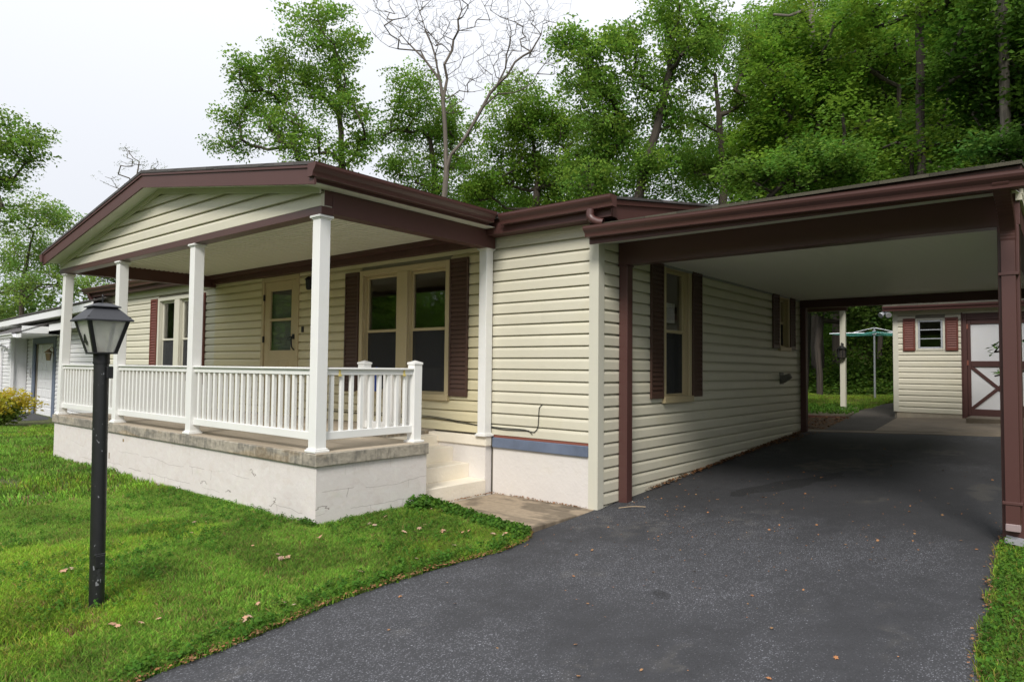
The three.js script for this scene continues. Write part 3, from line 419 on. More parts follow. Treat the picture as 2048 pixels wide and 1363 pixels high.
  for (let r = 0; r < 6; r++) {
    const y = 2.874 + r * 0.127, g = sweep(lapOf(0.1265).map(([a, b]) => [a + 2.412, b + y]), 'x', -1, 1), P = g.attributes.position;
    for (let i = 0; i < P.count; i++) { const yy = P.getY(i), R = yy <= top(-1.375) ? -1.375 : lerp(-1.375, KX, (yy - top(-1.375)) / (top(KX) - top(-1.375))), L = yy <= top(-8.12) ? -8.12 : lerp(-8.12, KX, (yy - top(-8.12)) / (top(KX) - top(-8.12))); P.setX(i, P.getX(i) > 0 ? Math.max(R, KX) : Math.min(L, KX)); if (yy > top(KX)) P.setY(i, top(KX)); }
    g.computeVertexNormals(); muv(g, 1, r * 0.7, r * 0.3); part(gable, 'siding_board', g, M.siding[r % 4]);
  }
  part(gable, 'gable_trim', merge([rake(KX, -1.372, 0.144, 0.205, 2.430, 2.446), rake(-8.13, KX, 0.144, 0.205, 2.430, 2.446)]), M.trimCream);
  // eaves: fascia, soffit, gutter
  part(porch, 'fascia', bx(-1.242, -1.224, 3.03, RY + 0.008, 0.34, 2.624), M.maroonDark); part(porch, 'fascia', bx(-8.156, -8.138, 2.985, LY - 0.004, 0.34, 2.624), M.maroonDark);
  part(porch, 'eave_soffit', bx(-1.376, -1.243, 3.027, 3.034, 0.22, 2.43), M.soffit); part(porch, 'eave_soffit', bx(-1.376, -1.243, 3.0265, 3.0335, 2.431, 2.62), M.soffit);
  const gr = sweep(GUT.map(([a, b]) => [a - 1.222, b + 3.052]), 'z', 0.335, 2.668); part(porch, 'gutter', gr, M.maroon, 'maroon gutter along the near eave');
  part(porch, 'gutter_cap', sweep(GUT.slice(0, 11).map(([a, b]) => [a - 1.222, b + 3.052]), 'z', 2.669, 2.673), M.maroonFlat);
  part(porch, 'gutter', sweep(GUT.map(([a, b]) => [-8.158 - a, b + 2.965]).reverse(), 'z', 0.335, 2.668), M.maroon); part(porch, 'gutter_cap', sweep(GUT.slice(0, 11).map(([a, b]) => [-8.158 - a, b + 2.965]).reverse(), 'z', 2.669, 2.673), M.maroonFlat);
}
{ // blue container on the window sill
  const t = thing('blue_container', 'blue plastic container standing on the front window sill behind the railing', 'container', [-3.535, 1.106, 0.03]), b = std([0.015, 0.07, 0.42], 0.4);
  part(t, 'body', merge([rb(-0.05, 0.05, 0, 0.25, -0.026, 0.026, 0.014), rb(-0.042, 0.042, 0.245, 0.29, -0.022, 0.022, 0.012)]), b); part(t, 'cap', cyl(0.018, 0.016, 0.03, -0.02, 0.288, 0, 12), b); part(t, 'handle', tube([[0.0, 0.285, 0], [0.02, 0.325, 0], [0.045, 0.31, 0], [0.046, 0.25, 0]], 0.008, 7), b);
}
// ------------------------------------------------------------ carport
const carport = thing('carport', 'attached carport with maroon posts, beams and a pale grooved ceiling', 'carport');
{
  const gy = (x, z) => gz(z) + 0.04 * x;
  const post = (x0, x1, z0, z1, y1, mat) => part(carport, 'post', rb(x0, x1, gy((x0 + x1) / 2, (z0 + z1) / 2) - 0.03, y1, z0, z1, 0.006), mat);
  post(0.026, 0.128, -0.50, -0.385, 2.556, M.maroon); post(3.358, 3.492, -0.485, -0.352, 2.556, M.maroon); post(0.026, 0.12, -6.74, -6.62, 2.556, M.maroonDark); post(3.37, 3.49, -6.74, -6.62, 2.556, M.maroonDark);
  part(carport, 'post_foot', (() => { const g = new THREE.ConeGeometry(0.05, 0.05, 9); g.translate(0.15, 0.02, -0.47); return g; })(), M.concrete);
  part(carport, 'front_beam', rb(0.026, 3.50, 2.557, 2.825, -0.51, -0.37, 0.005), M.maroon); part(carport, 'back_beam', rb(0.026, 3.50, 2.557, 2.74, -6.75, -6.61, 0.005), M.maroonDark);
  part(carport, 'side_beam', rb(3.36, 3.494, 2.560, 2.80, -6.609, -0.511, 0.005), M.maroonDark);
  part(carport, 'post_bracket', rb(0.022, 0.134, 2.545, 2.57, -0.515, -0.366, 0.004), M.maroonDark);
  const strips = []; for (let z = -6.606; z < -0.56; z += 0.0762) strips.push(sweep([[z, 2.730], [z + 0.020, 2.696], [z + 0.055, 2.696], [z + 0.075, 2.730], [z + 0.075, 2.735], [z, 2.735]], 'x', 0.036, 3.358)); strips.push(bx(0.036, 3.358, 2.731, 2.739, -6.606, -0.512));
  part(carport, 'ceiling_panel', merge(strips), M.ceiling, 'white grooved carport ceiling');
  part(carport, 'ceiling_trim', rb(0.018, 0.036, 2.672, 2.716, -6.6, -0.515, 0.003), std([0.34, 0.33, 0.34], 0.6));
  // roof, fascia, vented soffit, gutter
  const eY = 2.868, sl = 0.15, rz = -3.4, rY = eY + sl * (0.22 - rz);
  part(carport, 'roof', sweep([[0.235, eY], [rz, rY], [-7.05, eY], [-7.05, eY + 0.026], [rz, rY + 0.028], [0.235, eY + 0.026]], 'x', 0.022, 3.545), M.shingleMoss);
  part(carport, 'fascia', bx(0.022, 3.52, 2.702, eY - 0.003, 0.175, 0.197), M.maroonDark); part(carport, 'fascia', bx(0.022, 3.52, 2.742, eY - 0.003, -7.03, -7.01), M.maroonDark);
  const holes = []; const so = new THREE.Shape([[0.03, 0.368], [3.50, 0.368], [3.50, -0.174], [0.03, -0.174]].map(p => new THREE.Vector2(...p)));
  for (let x = 0.25; x < 3.4; x += 0.148) for (const z of [0.30, 0.05]) { const h = new THREE.Path(); h.absarc(x, z, 0.008, 0, Math.PI * 2, true); so.holes.push(h); }
  const sg = new THREE.ExtrudeGeometry(so, { depth: 0.006, bevelEnabled: false, curveSegments: 5 }); sg.rotateX(-Math.PI / 2); sg.translate(0, 2.706, 0); { const q = sg.attributes.position; for (let i = 0; i < q.count; i++) q.setY(i, q.getY(i) + (0.174 - q.getZ(i)) * 0.168); sg.computeVertexNormals(); } part(carport, 'vented_soffit', muv(sg), M.soffit);
  part(carport, 'soffit_back', sweep([[-0.369, 2.815], [0.17, 2.735], [0.17, 2.741], [-0.369, 2.821]], 'x', 0.03, 3.50), M.maroonDark);
  const g = sweep(GUT.map(([a, b]) => [a + 0.199, b * 0.93 + 2.758]), 'x', 0.022, 3.66), P = g.attributes.position; for (let i = 0; i < P.count; i++) P.setY(i, P.getY(i) + 0.004 - 0.017 * (P.getX(i) - 0.02)); g.computeVertexNormals();
  part(carport, 'gutter', g, M.maroon, 'maroon gutter along the carport front'); part(carport, 'gutter_cap', sweep(GUT.slice(0, 11).map(([a, b]) => [a + 0.199, b * 0.93 + 2.762]), 'x', 0.018, 0.0215), M.maroonFlat);
  // siding on the outer gable above the side beam
  const gw = part(carport, 'gable_wall', sweep([[-0.36, 2.802], [-0.36, eY - 0.012], [rz, rY - 0.014], [-6.6, eY - 0.012], [-6.6, 2.802]], 'x', 3.44, 3.478), M.siding[0]);
  for (let r = 0; r < 6; r++) { const y = 2.74 + r * 0.062, t = clamp((y + 0.06 - eY + 0.02) / (rY - eY), 0, 0.96), b = sweep(lapOf(0.062).map(([a, q]) => [a + 3.496, q + y]), 'z', lerp(-6.6, rz, t), lerp(-0.35, rz, t)); part(gw, 'siding_board', b, M.siding[r % 4]); }
  part(carport, 'rake_board', sweep([[0.2, eY - 0.07], [0.2, eY - 0.002], [rz, rY - 0.003], [-7.0, eY - 0.002], [-7.0, eY - 0.07], [rz, rY - 0.075]], 'x', 3.52, 3.54), M.maroonDark);
  // ribbed downspout with elbows on the near post
  const rib = (w, d) => { const o = [], n = 6; for (let i = 0; i <= n * 2; i++) o.push([-w / 2 + w * i / (n * 2), d / 2 + (i % 2 ? 0.004 : 0)]); for (let i = 0; i <= 6; i++) o.push([w / 2 + (i % 2 ? 0.003 : 0), d / 2 - d * i / 6]); for (let i = 0; i <= n * 2; i++) o.push([w / 2 - w * i / (n * 2), -d / 2]); for (let i = 1; i < 6; i++) o.push([-w / 2 - (i % 2 ? 0.003 : 0), -d / 2 + d * i / 6]); return o; };
  const ds = sub(carport, 'downspout', [3.428, 0, -0.312], 0, 'ribbed maroon downspout strapped to the near post');
  const sh = new THREE.Shape(rib(0.086, 0.062).map(p => new THREE.Vector2(...p))), dg = new THREE.ExtrudeGeometry(sh, { depth: 2.13, bevelEnabled: false }); dg.rotateX(-Math.PI / 2); dg.translate(0, 0.31, 0); part(ds, 'pipe', muv(dg), M.maroon);
  const path = new THREE.CatmullRomCurve3([[0, 2.44, 0], [0, 2.52, 0.02], [0, 2.60, 0.12], [0, 2.66, 0.27], [0, 2.70, 0.44], [0, 2.745, 0.56], [0, 2.79, 0.575]].map(p => V3(...p))), pos = [], idx = [], N = 40, o = rib(0.092, 0.066), n = o.length;
  for (let i = 0; i <= N; i++) { const c = path.getPoint(i / N), t = path.getTangent(i / N), u = V3(1, 0, 0), w = V3().crossVectors(u, t).normalize(), k = 1 + (i % 2) * 0.035; for (const [a, b] of o) pos.push(c.x + a * k, c.y + w.y * -b * k, c.z + w.z * -b * k); if (i) for (let j = 0; j < n; j++) { const a = (i - 1) * n + j, b = (i - 1) * n + (j + 1) % n; idx.push(a, b, a + n, b, b + n, a + n); } }
  const eg = new THREE.BufferGeometry(); eg.setAttribute('position', new THREE.Float32BufferAttribute(pos, 3)); eg.setIndex(idx); const eg2 = eg.toNonIndexed(); eg2.computeVertexNormals(); part(ds, 'elbow', muv(eg2), M.maroon);
  for (const y of [0.47, 2.17]) part(ds, 'strap', rb(-0.062, 0.062, y, y + 0.022, -0.034, 0.038, 0.003), M.maroonDark);
  part(ds, 'outlet', rb(-0.046, 0.046, 0.275, 0.33, -0.034, 0.038, 0.006), std([0.36, 0.28, 0.29], 0.7, { map: T.concrete })); part(ds, 'splash_trough', (() => { const q = sweep([[-0.06, 0.035], [-0.06, 0], [0.06, 0], [0.06, 0.035], [0.054, 0.035], [0.054, 0.006], [-0.054, 0.006], [-0.054, 0.035]], 'x', -0.05, 0.55); q.rotateZ(-0.12); q.translate(0, 0.195, 0.03); return q; })(), std([0.30, 0.30, 0.32], 0.5));
}
// ------------------------------------------------------------ garden shed
{
  const s = thing('shed', 'small cream sided shed with rust red shutters behind the carport', 'shed', [1.05, 0.56, -9.1]), W = 2.9, D = 2.4, b = 0.112, top = 2.08;
  const wall = wallPanel(s, 0, W, -0.1, top, [[0.40, 0.84, 1.32, 1.90], [1.22, 2.1, 0.1, 1.93]], 0, [0, 0, -0.021], 0.07, M.interior, 'front_wall');
  courses(wall, 'x', 0.08, W, 0, b, 17, 0.1105, [[0.375, 0.865, 1.31, 1.92], [1.14, 2.15, 0, 2.02]], M.siding);
  part(s, 'side_wall', bx(0, 0.09, -0.1, top, -D, -0.092), M.siding[1]); part(s, 'side_wall', bx(W - 0.09, W, -0.1, top, -D, -0.092), M.siding[1]); part(s, 'rear_wall', bx(0.091, W - 0.091, -0.1, top, -D, -D + 0.09), M.siding[1]);
  part(s, 'foundation', bx(0.04, 1.14, -0.1, 0.112, 0.0, 0.008), M.concrete); part(s, 'corner_trim', rb(-0.012, 0.082, b, top, -0.08, 0.022, 0.005), M.trimCream);
  part(s, 'frieze', bx(0.082, W, 1.985, top - 0.004, 0.017, 0.024), M.siding[0]);
  part(s, 'door_trim', merge([rb(1.115, 1.14, 0.0, 2.0, 0.0, 0.03), rb(1.14, 1.205, -0.05, 1.985, -0.02, 0.022), rb(2.13, 2.2, -0.05, 1.985, -0.02, 0.022), rb(1.205, 2.13, 1.86, 1.984, -0.02, 0.022)]), M.maroonDark);
  const w = sub(s, 'window', [0.378, 1.30, 0]); part(w, 'casing', merge([rb(0, 0.04, 0, 0.615, 0, 0.03), rb(0.445, 0.485, 0, 0.615, 0, 0.03), rb(0.04, 0.445, 0.575, 0.615, 0, 0.029), rb(0.04, 0.445, 0, 0.035, 0, 0.031)]), M.trimCream);
  part(w, 'metal_frame', merge([rb(0.041, 0.072, 0.036, 0.574, -0.02, 0.02), rb(0.413, 0.444, 0.036, 0.574, -0.02, 0.02), rb(0.072, 0.413, 0.545, 0.574, -0.02, 0.019), rb(0.072, 0.413, 0.036, 0.064, -0.02, 0.019), rb(0.072, 0.413, 0.215, 0.232, -0.018, 0.012), rb(0.072, 0.413, 0.385, 0.402, -0.018, 0.012)]), M.aluminium);
  for (const y of [0.065, 0.233, 0.403]) part(w, 'pane', bx(0.07, 0.415, y, y + 0.149, -0.008, -0.005), M.glass);
  shutterUnit(s, [0.168, 1.295, 0], 0, 0.205, 0.625, 12, M.shutterRed); shutterUnit(s, [0.868, 1.295, 0], 0, 0.205, 0.625, 12, M.shutterRed);
  const d = sub(s, 'door', [1.207, 0.09, 0], 0, 'white panelled shed door with maroon cross braces'); part(d, 'door_panel', bx(0, 0.92, 0, 1.765, -0.03, -0.012), M.whiteBoard);
  part(d, 'door_frame', merge([rb(0, 0.055, 0, 1.765, -0.011, 0.012), rb(0.865, 0.92, 0, 1.765, -0.011, 0.012), rb(0.055, 0.865, 1.69, 1.765, -0.011, 0.011), rb(0.055, 0.865, 0.905, 1.01, -0.011, 0.011), rb(0.055, 0.865, 0, 0.13, -0.011, 0.011)]), M.maroonDark);
  for (const k of [-1, 1]) { const L = Math.hypot(0.81, 0.775), g = rb(-L / 2, L / 2, -0.028, 0.028, -0.011, 0.006 + k * 0.0015, 0.003); g.rotateZ(k * Math.atan2(0.775, 0.81)); g.translate(0.46, 0.5175, 0); part(d, 'brace', g, M.maroonDark); }
  for (const y of [0.93, 1.6]) part(d, 'hinge', rb(-0.012, 0.02, y, y + 0.09, 0.012, 0.022), M.redPaint);
  const ey = top + 0.06; part(s, 'roof', sweep([[0.24, ey], [-D / 2, ey + 0.34], [-D - 0.2, ey], [-D - 0.2, ey + 0.025], [-D / 2, ey + 0.37], [0.24, ey + 0.025]], 'x', -0.15, W + 0.15), M.shingleMoss);
  part(s, 'soffit_panel', bx(-0.12, W + 0.1, top - 0.008, top, 0.001, 0.19), M.soffit); part(s, 'fascia', bx(-0.13, W + 0.13, top - 0.01, ey - 0.002, 0.191, 0.21), M.maroonDark);
  part(s, 'gutter', sweep(GUT.map(([a, q]) => [a * 0.8 + 0.211, q * 0.8 + top - 0.02]), 'x', -0.14, W + 0.14), M.maroon);
  part(s, 'gable_panel', sweep([[0.0, top + 0.001], [-D, top + 0.001], [-D, ey], [-D / 2, ey + 0.335], [0, ey + 0.02]], 'x', 0.0, 0.02), M.siding[0]);
  const fl = sub(s, 'floodlight', [-0.10, 2.03, 0.10]); part(fl, 'mount', merge([cyl(0.03, 0.03, 0.03, 0, 0.02, 0, 10), tube([[0, 0.03, 0], [-0.01, 0, 0.03], [-0.02, -0.02, 0.06]], 0.01, 6)]), M.aluminium);
  for (const [a, z] of [[-0.6, 0.05], [0.5, 0.03]]) { const g = new THREE.CylinderGeometry(0.028, 0.055, 0.10, 14); g.rotateX(-1.0); g.rotateY(a); g.translate(a * 0.09, -0.02, 0.08 + z); part(fl, 'lamp_head', g, M.aluminium); }
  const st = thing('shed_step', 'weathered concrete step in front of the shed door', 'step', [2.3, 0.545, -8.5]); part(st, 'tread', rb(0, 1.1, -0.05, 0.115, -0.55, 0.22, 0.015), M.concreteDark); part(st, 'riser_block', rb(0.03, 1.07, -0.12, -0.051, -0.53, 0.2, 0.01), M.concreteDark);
}
{ // back porch: post, roof edge, lantern
  const by = ground(-0.24, -10.6);
  const bp = thing('back_porch_roof', 'narrow maroon edged roof over the rear patio on one cream post', 'porch roof', [-0.24, by, -10.6]);
  part(bp, 'post', rb(-0.055, 0.055, 0, 2.23, -0.055, 0.055, 0.005), M.trimCream); part(bp, 'post_base', rb(-0.085, 0.085, 0, 0.03, -0.085, 0.085, 0.006), M.vinylWhite);
  part(bp, 'beam', rb(-4.2, 0.09, 2.231, 2.34, -0.07, 0.07, 0.005), M.maroon); part(bp, 'ceiling_panel', bx(-4.2, 0.09, 2.342, 2.36, -0.2, 3.8), M.ceiling); part(bp, 'roof', bx(-4.3, 0.16, 2.361, 2.44, -0.3, 3.82), M.shingle);
  const l = thing('post_lantern', 'black lantern hung on the rear patio post', 'lantern', [-0.24, by + 1.17, -10.6 + 0.115], 0);
  part(l, 'bracket', merge([rb(-0.03, 0.03, 0.05, 0.32, -0.058, -0.045), tube([[0, 0.26, -0.05], [0, 0.34, -0.02], [0, 0.33, 0.0], [0, 0.29, 0.0]], 0.008, 6)]), M.black); part(l, 'lantern_roof', merge([cyl(0.12, 0.03, 0.07, 0, 0.20, 0, 6), cyl(0.02, 0.01, 0.03, 0, 0.27, 0, 6)]), M.black);
  part(l, 'cage', merge([...[0, 1, 2, 3, 4, 5].map(i => { const a = i * Math.PI / 3; return bx(Math.cos(a) * 0.085 - 0.008, Math.cos(a) * 0.085 + 0.008, 0, 0.20, Math.sin(a) * 0.085 - 0.008, Math.sin(a) * 0.085 + 0.008); }), cyl(0.07, 0.095, 0.02, 0, -0.02, 0, 6)]), M.black); part(l, 'lantern_glass', cyl(0.075, 0.08, 0.198, 0, 0.001, 0, 6), phys([0.25, 0.22, 0.2], 0.15, { transmission: 0.8, thickness: 0 }));
  const cl = thing('clothes_dryer', 'rotary clothes dryer with green lines on the back lawn', 'clothes dryer', [-0.19, ground(-0.19, -13.46), -13.46], 0.25);
  part(cl, 'pole', cyl(0.026, 0.022, 1.85, 0, 0, 0, 12), M.galvanised); part(cl, 'hub', cyl(0.045, 0.045, 0.1, 0, 1.66, 0, 12), M.aluminium);
  const lines = []; for (let i = 0; i < 4; i++) { const a = i * Math.PI / 2, c = Math.cos(a), s = Math.sin(a); part(cl, 'arm', merge([tube([[0, 1.70, 0], [c * 0.5, 1.71, s * 0.5], [c * 1.05, 1.70, s * 1.05]], 0.013, 6), tube([[0, 1.84, 0], [c * 0.25, 1.78, s * 0.25], [c * 0.5, 1.715, s * 0.5]], 0.010, 6)]), M.aluminium); for (let k = 0; k < 6; k++) { const r = 0.4 + k * 0.125, e = a + Math.PI / 2; lines.push(tube([[c * r, 1.69, s * r], [(c + Math.cos(e)) * r / 2, 1.655, (s + Math.sin(e)) * r / 2], [Math.cos(e) * r, 1.69, Math.sin(e) * r]], 0.004, 4, 6)); } }
  part(cl, 'lines', merge(lines), std([0.10, 0.38, 0.32], 0.5));
}
// ------------------------------------------------------------ lamp post on the lawn
const font = await new FontLoader().loadAsync('fonts/droid/droid_sans_bold.typeface.json');
{
  const L = thing('lamp_post', 'black lamp post with four sided lantern numbered 4 on the front lawn', 'lamp post', [-0.985, -0.10, 4.28]); L.rotation.x = 0.0115; L.rotation.z = 0.004;
  const Y = y => y + 0.10, post = new THREE.CylinderGeometry(0.0435, 0.0435, 1.72, 28, 1); post.translate(0, 0.70, 0); const bp = std([1, 1, 1], 0.42, { map: T.blackPaint });
  part(L, 'pole', post, bp, 'black pole with chipped paint'); part(L, 'collar', merge([cyl(0.047, 0.047, 0.075, 0, Y(1.437), 0, 28), cyl(0.049, 0.049, 0.008, 0, Y(1.443), 0, 28)]), M.black);
  part(L, 'access_cover', merge([rb(0.022, 0.047, Y(0.155), Y(0.235), -0.028, 0.028, 0.005), rb(0.02, 0.0455, Y(0.225), Y(0.245), -0.032, 0.032, 0.004)]), bp); part(L, 'switch_box', rb(0.02, 0.062, Y(1.345), Y(1.42), -0.05, -0.012, 0.004), M.black);
  const bot = 0.060, tp = 0.110, y0 = Y(1.512), y1 = Y(1.708), bars = [];
  for (const [a, b] of [[1, 1], [1, -1], [-1, 1], [-1, -1]]) { const g = bx(-0.011, 0.011, 0, 1, -0.011, 0.011), P = g.attributes.position; for (let i = 0; i < P.count; i++) { const t = P.getY(i), k = lerp(bot, tp, t); P.setXYZ(i, P.getX(i) + a * k, lerp(y0, y1, t), P.getZ(i) + b * k); } g.computeVertexNormals(); bars.push(g); }
  part(L, 'lantern_frame', merge([...bars, rb(-0.071, 0.071, y0 - 0.012, y0, -0.071, 0.071, 0.003)]), M.black);
  const gm = phys([0.95, 0.945, 0.92], 0.5, { transmission: 0.78, thickness: 0 });
  for (let i = 0; i < 4; i++) { const g = bx(-1, 1, 0, 1, 0, 0.003), P = g.attributes.position; for (let j = 0; j < P.count; j++) { const t = P.getY(j), k = lerp(bot, tp, t); P.setXYZ(j, P.getX(j) * (k - 0.009), lerp(y0 + 0.001, y1 - 0.001, t), P.getZ(j) + k + 0.001); } g.computeVertexNormals(); g.rotateY(i * Math.PI / 2); part(L, 'glass_panel', g, gm); }
  const num = new TextGeometry('4', { font, size: 0.072, depth: 0.003, curveSegments: 4, bevelEnabled: false }); num.computeBoundingBox(); num.translate(-num.boundingBox.max.x / 2, 0, 0); num.rotateX(Math.atan2(tp - bot, y1 - y0)); num.translate(-0.022, y0 + 0.045, bot + 0.045 * (tp - bot) / (y1 - y0) + 0.007); part(L, 'house_number', num, M.black);
  part(L, 'bulb', (() => { const g = new THREE.LatheGeometry([[0, 0.11], [0.018, 0.105], [0.03, 0.085], [0.032, 0.065], [0.022, 0.04], [0.014, 0.03], [0.014, 0]].map(p => new THREE.Vector2(...p)), 14); g.translate(0, y0, 0); return g; })(), phys([0.9, 0.88, 0.82], 0.3)); part(L, 'socket', cyl(0.02, 0.02, 0.03, 0, y0 - 0.001, 0, 12), std([0.3, 0.22, 0.12], 0.5));
  const fr = (h0, h1, w0, w1) => { const g = new THREE.CylinderGeometry(w1 * Math.SQRT2, w0 * Math.SQRT2, h1 - h0, 4, 1); g.rotateY(Math.PI / 4); g.translate(0, (h0 + h1) / 2, 0); const h = g.toNonIndexed(); h.computeVertexNormals(); return h; };
  const rm = std([0.022, 0.023, 0.028], 0.5, { map: T.maroon }); part(L, 'lantern_roof', merge([fr(y1, y1 + 0.008, 0.139, 0.139), fr(y1 + 0.008, Y(1.796), 0.139, 0.066)]), rm); part(L, 'lantern_cap', merge([fr(Y(1.797), Y(1.803), 0.082, 0.082), fr(Y(1.803), Y(1.825), 0.082, 0.035)]), rm);
  part(L, 'finial', merge([cyl(0.004, 0.004, 0.06, 0, Y(1.824), 0, 8), cyl(0.008, 0.008, 0.008, 0, Y(1.845), 0, 8), cyl(0.007, 0.003, 0.012, 0, Y(1.872), 0, 8)]), M.black);
  for (const [a, b] of [[1, 1], [1, -1]]) part(L, 'screw', (() => { const g = new THREE.SphereGeometry(0.007, 8, 6); g.translate(a * 0.118, y1 + 0.026, b * 0.118); return g; })(), M.black);
}
// ------------------------------------------------------------ neighbouring house
{
  const nb = thing('neighbouring_house', 'white sided house with dark shingle roof beyond the porch', 'house', [-18.27, -0.14, -0.5], -0.0838), wm = [phys([0.80, 0.80, 0.82], 0.5, { map: T.vinyl }), phys([0.77, 0.77, 0.79], 0.5, { map: T.vinyl })];
  const blue = std([0.145, 0.175, 0.235], 0.6), wt = std([0.82, 0.82, 0.83], 0.5);
  const wall = wallPanel(nb, -11, 5.2, -0.3, 3.0, [[-2.3, 0, -0.1, 2.16]], 0, [0, 0, -0.021], 0.10, M.interior, 'front_wall');
  courses(wall, 'x', -3.42, 5.2, 0, 0.02, 24, 0.115, [[-2.62, 0.32, -0.1, 2.33]], wm);
  part(nb, 'body', bx(-11, 5.2, -0.3, 3.0, -6, -0.122), wm[0]);
  part(nb, 'side_bay', bx(-9, -3.46, -0.3, 2.6, 0.02, 0.40), wm[0], 'white sided bay left of the garage door'); const bay = nb.children[nb.children.length - 1]; courses(bay, 'x', -9, -3.46, 0.421, 0.02, 22, 0.115, [], wm); part(bay, 'corner_trim', rb(-3.5, -3.40, 0, 2.6, 0.36, 0.445), wt);
  part(nb, 'door_frame', merge([rb(-2.6, -2.32, -0.1, 2.16, 0.0, 0.04), rb(0.01, 0.30, -0.1, 2.16, 0.0, 0.04), rb(-2.6, 0.30, 2.161, 2.34, 0.0, 0.04)]), blue, 'slate blue frame round the garage door');
  const gd = sub(nb, 'garage_door', [-2.3, 0, -0.06]); part(gd, 'door_leaf', bx(0, 2.3, -0.1, 2.15, -0.03, 0), wt); for (let r = 0; r < 4; r++) for (let c = 0; c < 4; c++) part(gd, 'raised_panel', merge([rb(0.06 + c * 0.565, 0.545 + c * 0.565, 0.06 + r * 0.535, 0.27 + r * 0.535, 0, 0.014, 0.008), rb(0.06 + c * 0.565, 0.545 + c * 0.565, 0.31 + r * 0.535, 0.52 + r * 0.535, 0, 0.014, 0.008)]), wt);
  part(nb, 'keypad', rb(-2.95, -2.82, 1.15, 1.45, 0.02, 0.05), std([0.5, 0.5, 0.5], 0.5));
  const lt = sub(nb, 'wall_lantern', [0.12, 1.78, 0.06]); part(lt, 'lantern_body', merge([cyl(0.05, 0.08, 0.2, 0, -0.12, 0.1, 6), cyl(0.12, 0.02, 0.1, 0, 0.09, 0.1, 6), tube([[0, 0.0, -0.02], [0, 0.26, 0.02], [0, 0.18, 0.1]], 0.01, 5)]), std([0.28, 0.2, 0.12], 0.4, { metalness: 0.4 }));
  const sr = sub(nb, 'garage_roof', [0, 0, 0]); part(sr, 'shingles', sweep([[1.0, 2.36], [-0.02, 2.78], [-0.02, 2.82], [1.02, 2.40]], 'x', -3.6, 1.0), M.shingle); part(sr, 'shingles', sweep([[0.36, 2.62], [-0.02, 2.78], [-0.02, 2.82], [0.38, 2.66]], 'x', 1.002, 4.9), M.shingle); part(sr, 'fascia', bx(-3.6, 1.0, 2.25, 2.36, 0.95, 0.985), wt); part(sr, 'fascia', bx(1.002, 4.9, 2.44, 2.62, 0.32, 0.35), wt); part(sr, 'fascia', bx(0.96, 1.0, 2.37, 2.56, 0.352, 0.94), wt); part(sr, 'gutter', sweep(GUT.map(([a, q]) => [a + 0.986, q + 2.26]), 'x', -3.6, 0.6), wt); part(sr, 'soffit', bx(-3.6, 0.95, 2.34, 2.36, 0.045, 0.95), wt);
  part(nb, 'roof', sweep([[0.5, 2.93], [-3, 4.15], [-6.5, 2.93], [-6.5, 2.97], [-3, 4.2], [0.52, 2.97]], 'x', -11.5, 5.6), M.shingle); part(nb, 'fascia', bx(-11.5, 5.6, 2.76, 2.94, 0.455, 0.49), wt); part(nb, 'soffit', bx(-11.5, 5.6, 2.755, 2.765, 0.0, 0.454), wt);
  part(nb, 'gable_wall', sweep([[0.2, 2.95], [-3, 4.1], [-6.2, 2.95]], 'x', 5.1, 5.2), wm[0]);
  part(nb, 'flue', merge([cyl(0.12, 0.12, 0.75, 4.5, 3.6, -1.8, 14), cyl(0.2, 0.06, 0.12, 4.5, 4.45, -1.8, 14), cyl(0.05, 0.05, 0.12, 4.5, 4.34, -1.8, 10), cyl(0.16, 0.16, 0.03, 4.5, 4.32, -1.8, 14)]), M.galvanised);
  part(nb, 'rain_pipe', tube([[-3.6, 2.3, 1.0], [-3.62, 2.2, 0.9], [-3.9, 2.1, 0.55], [-4.6, 2.05, 0.5], [-4.7, 1.9, 0.5], [-4.7, 0.1, 0.5]], 0.04, 8, 40), wt);
  structure('neighbour_driveway', (() => { const g = bx(-2.9, 0.8, -0.3, -0.012, 0.05, 2.6); g.rotateY(-0.0838); g.translate(-18.27, -0.06, -0.5); return g; })(), std([0.05, 0.05, 0.053], 0.9, { bumpMap: T.asphaltBump, bumpScale: 0.004 }));
}
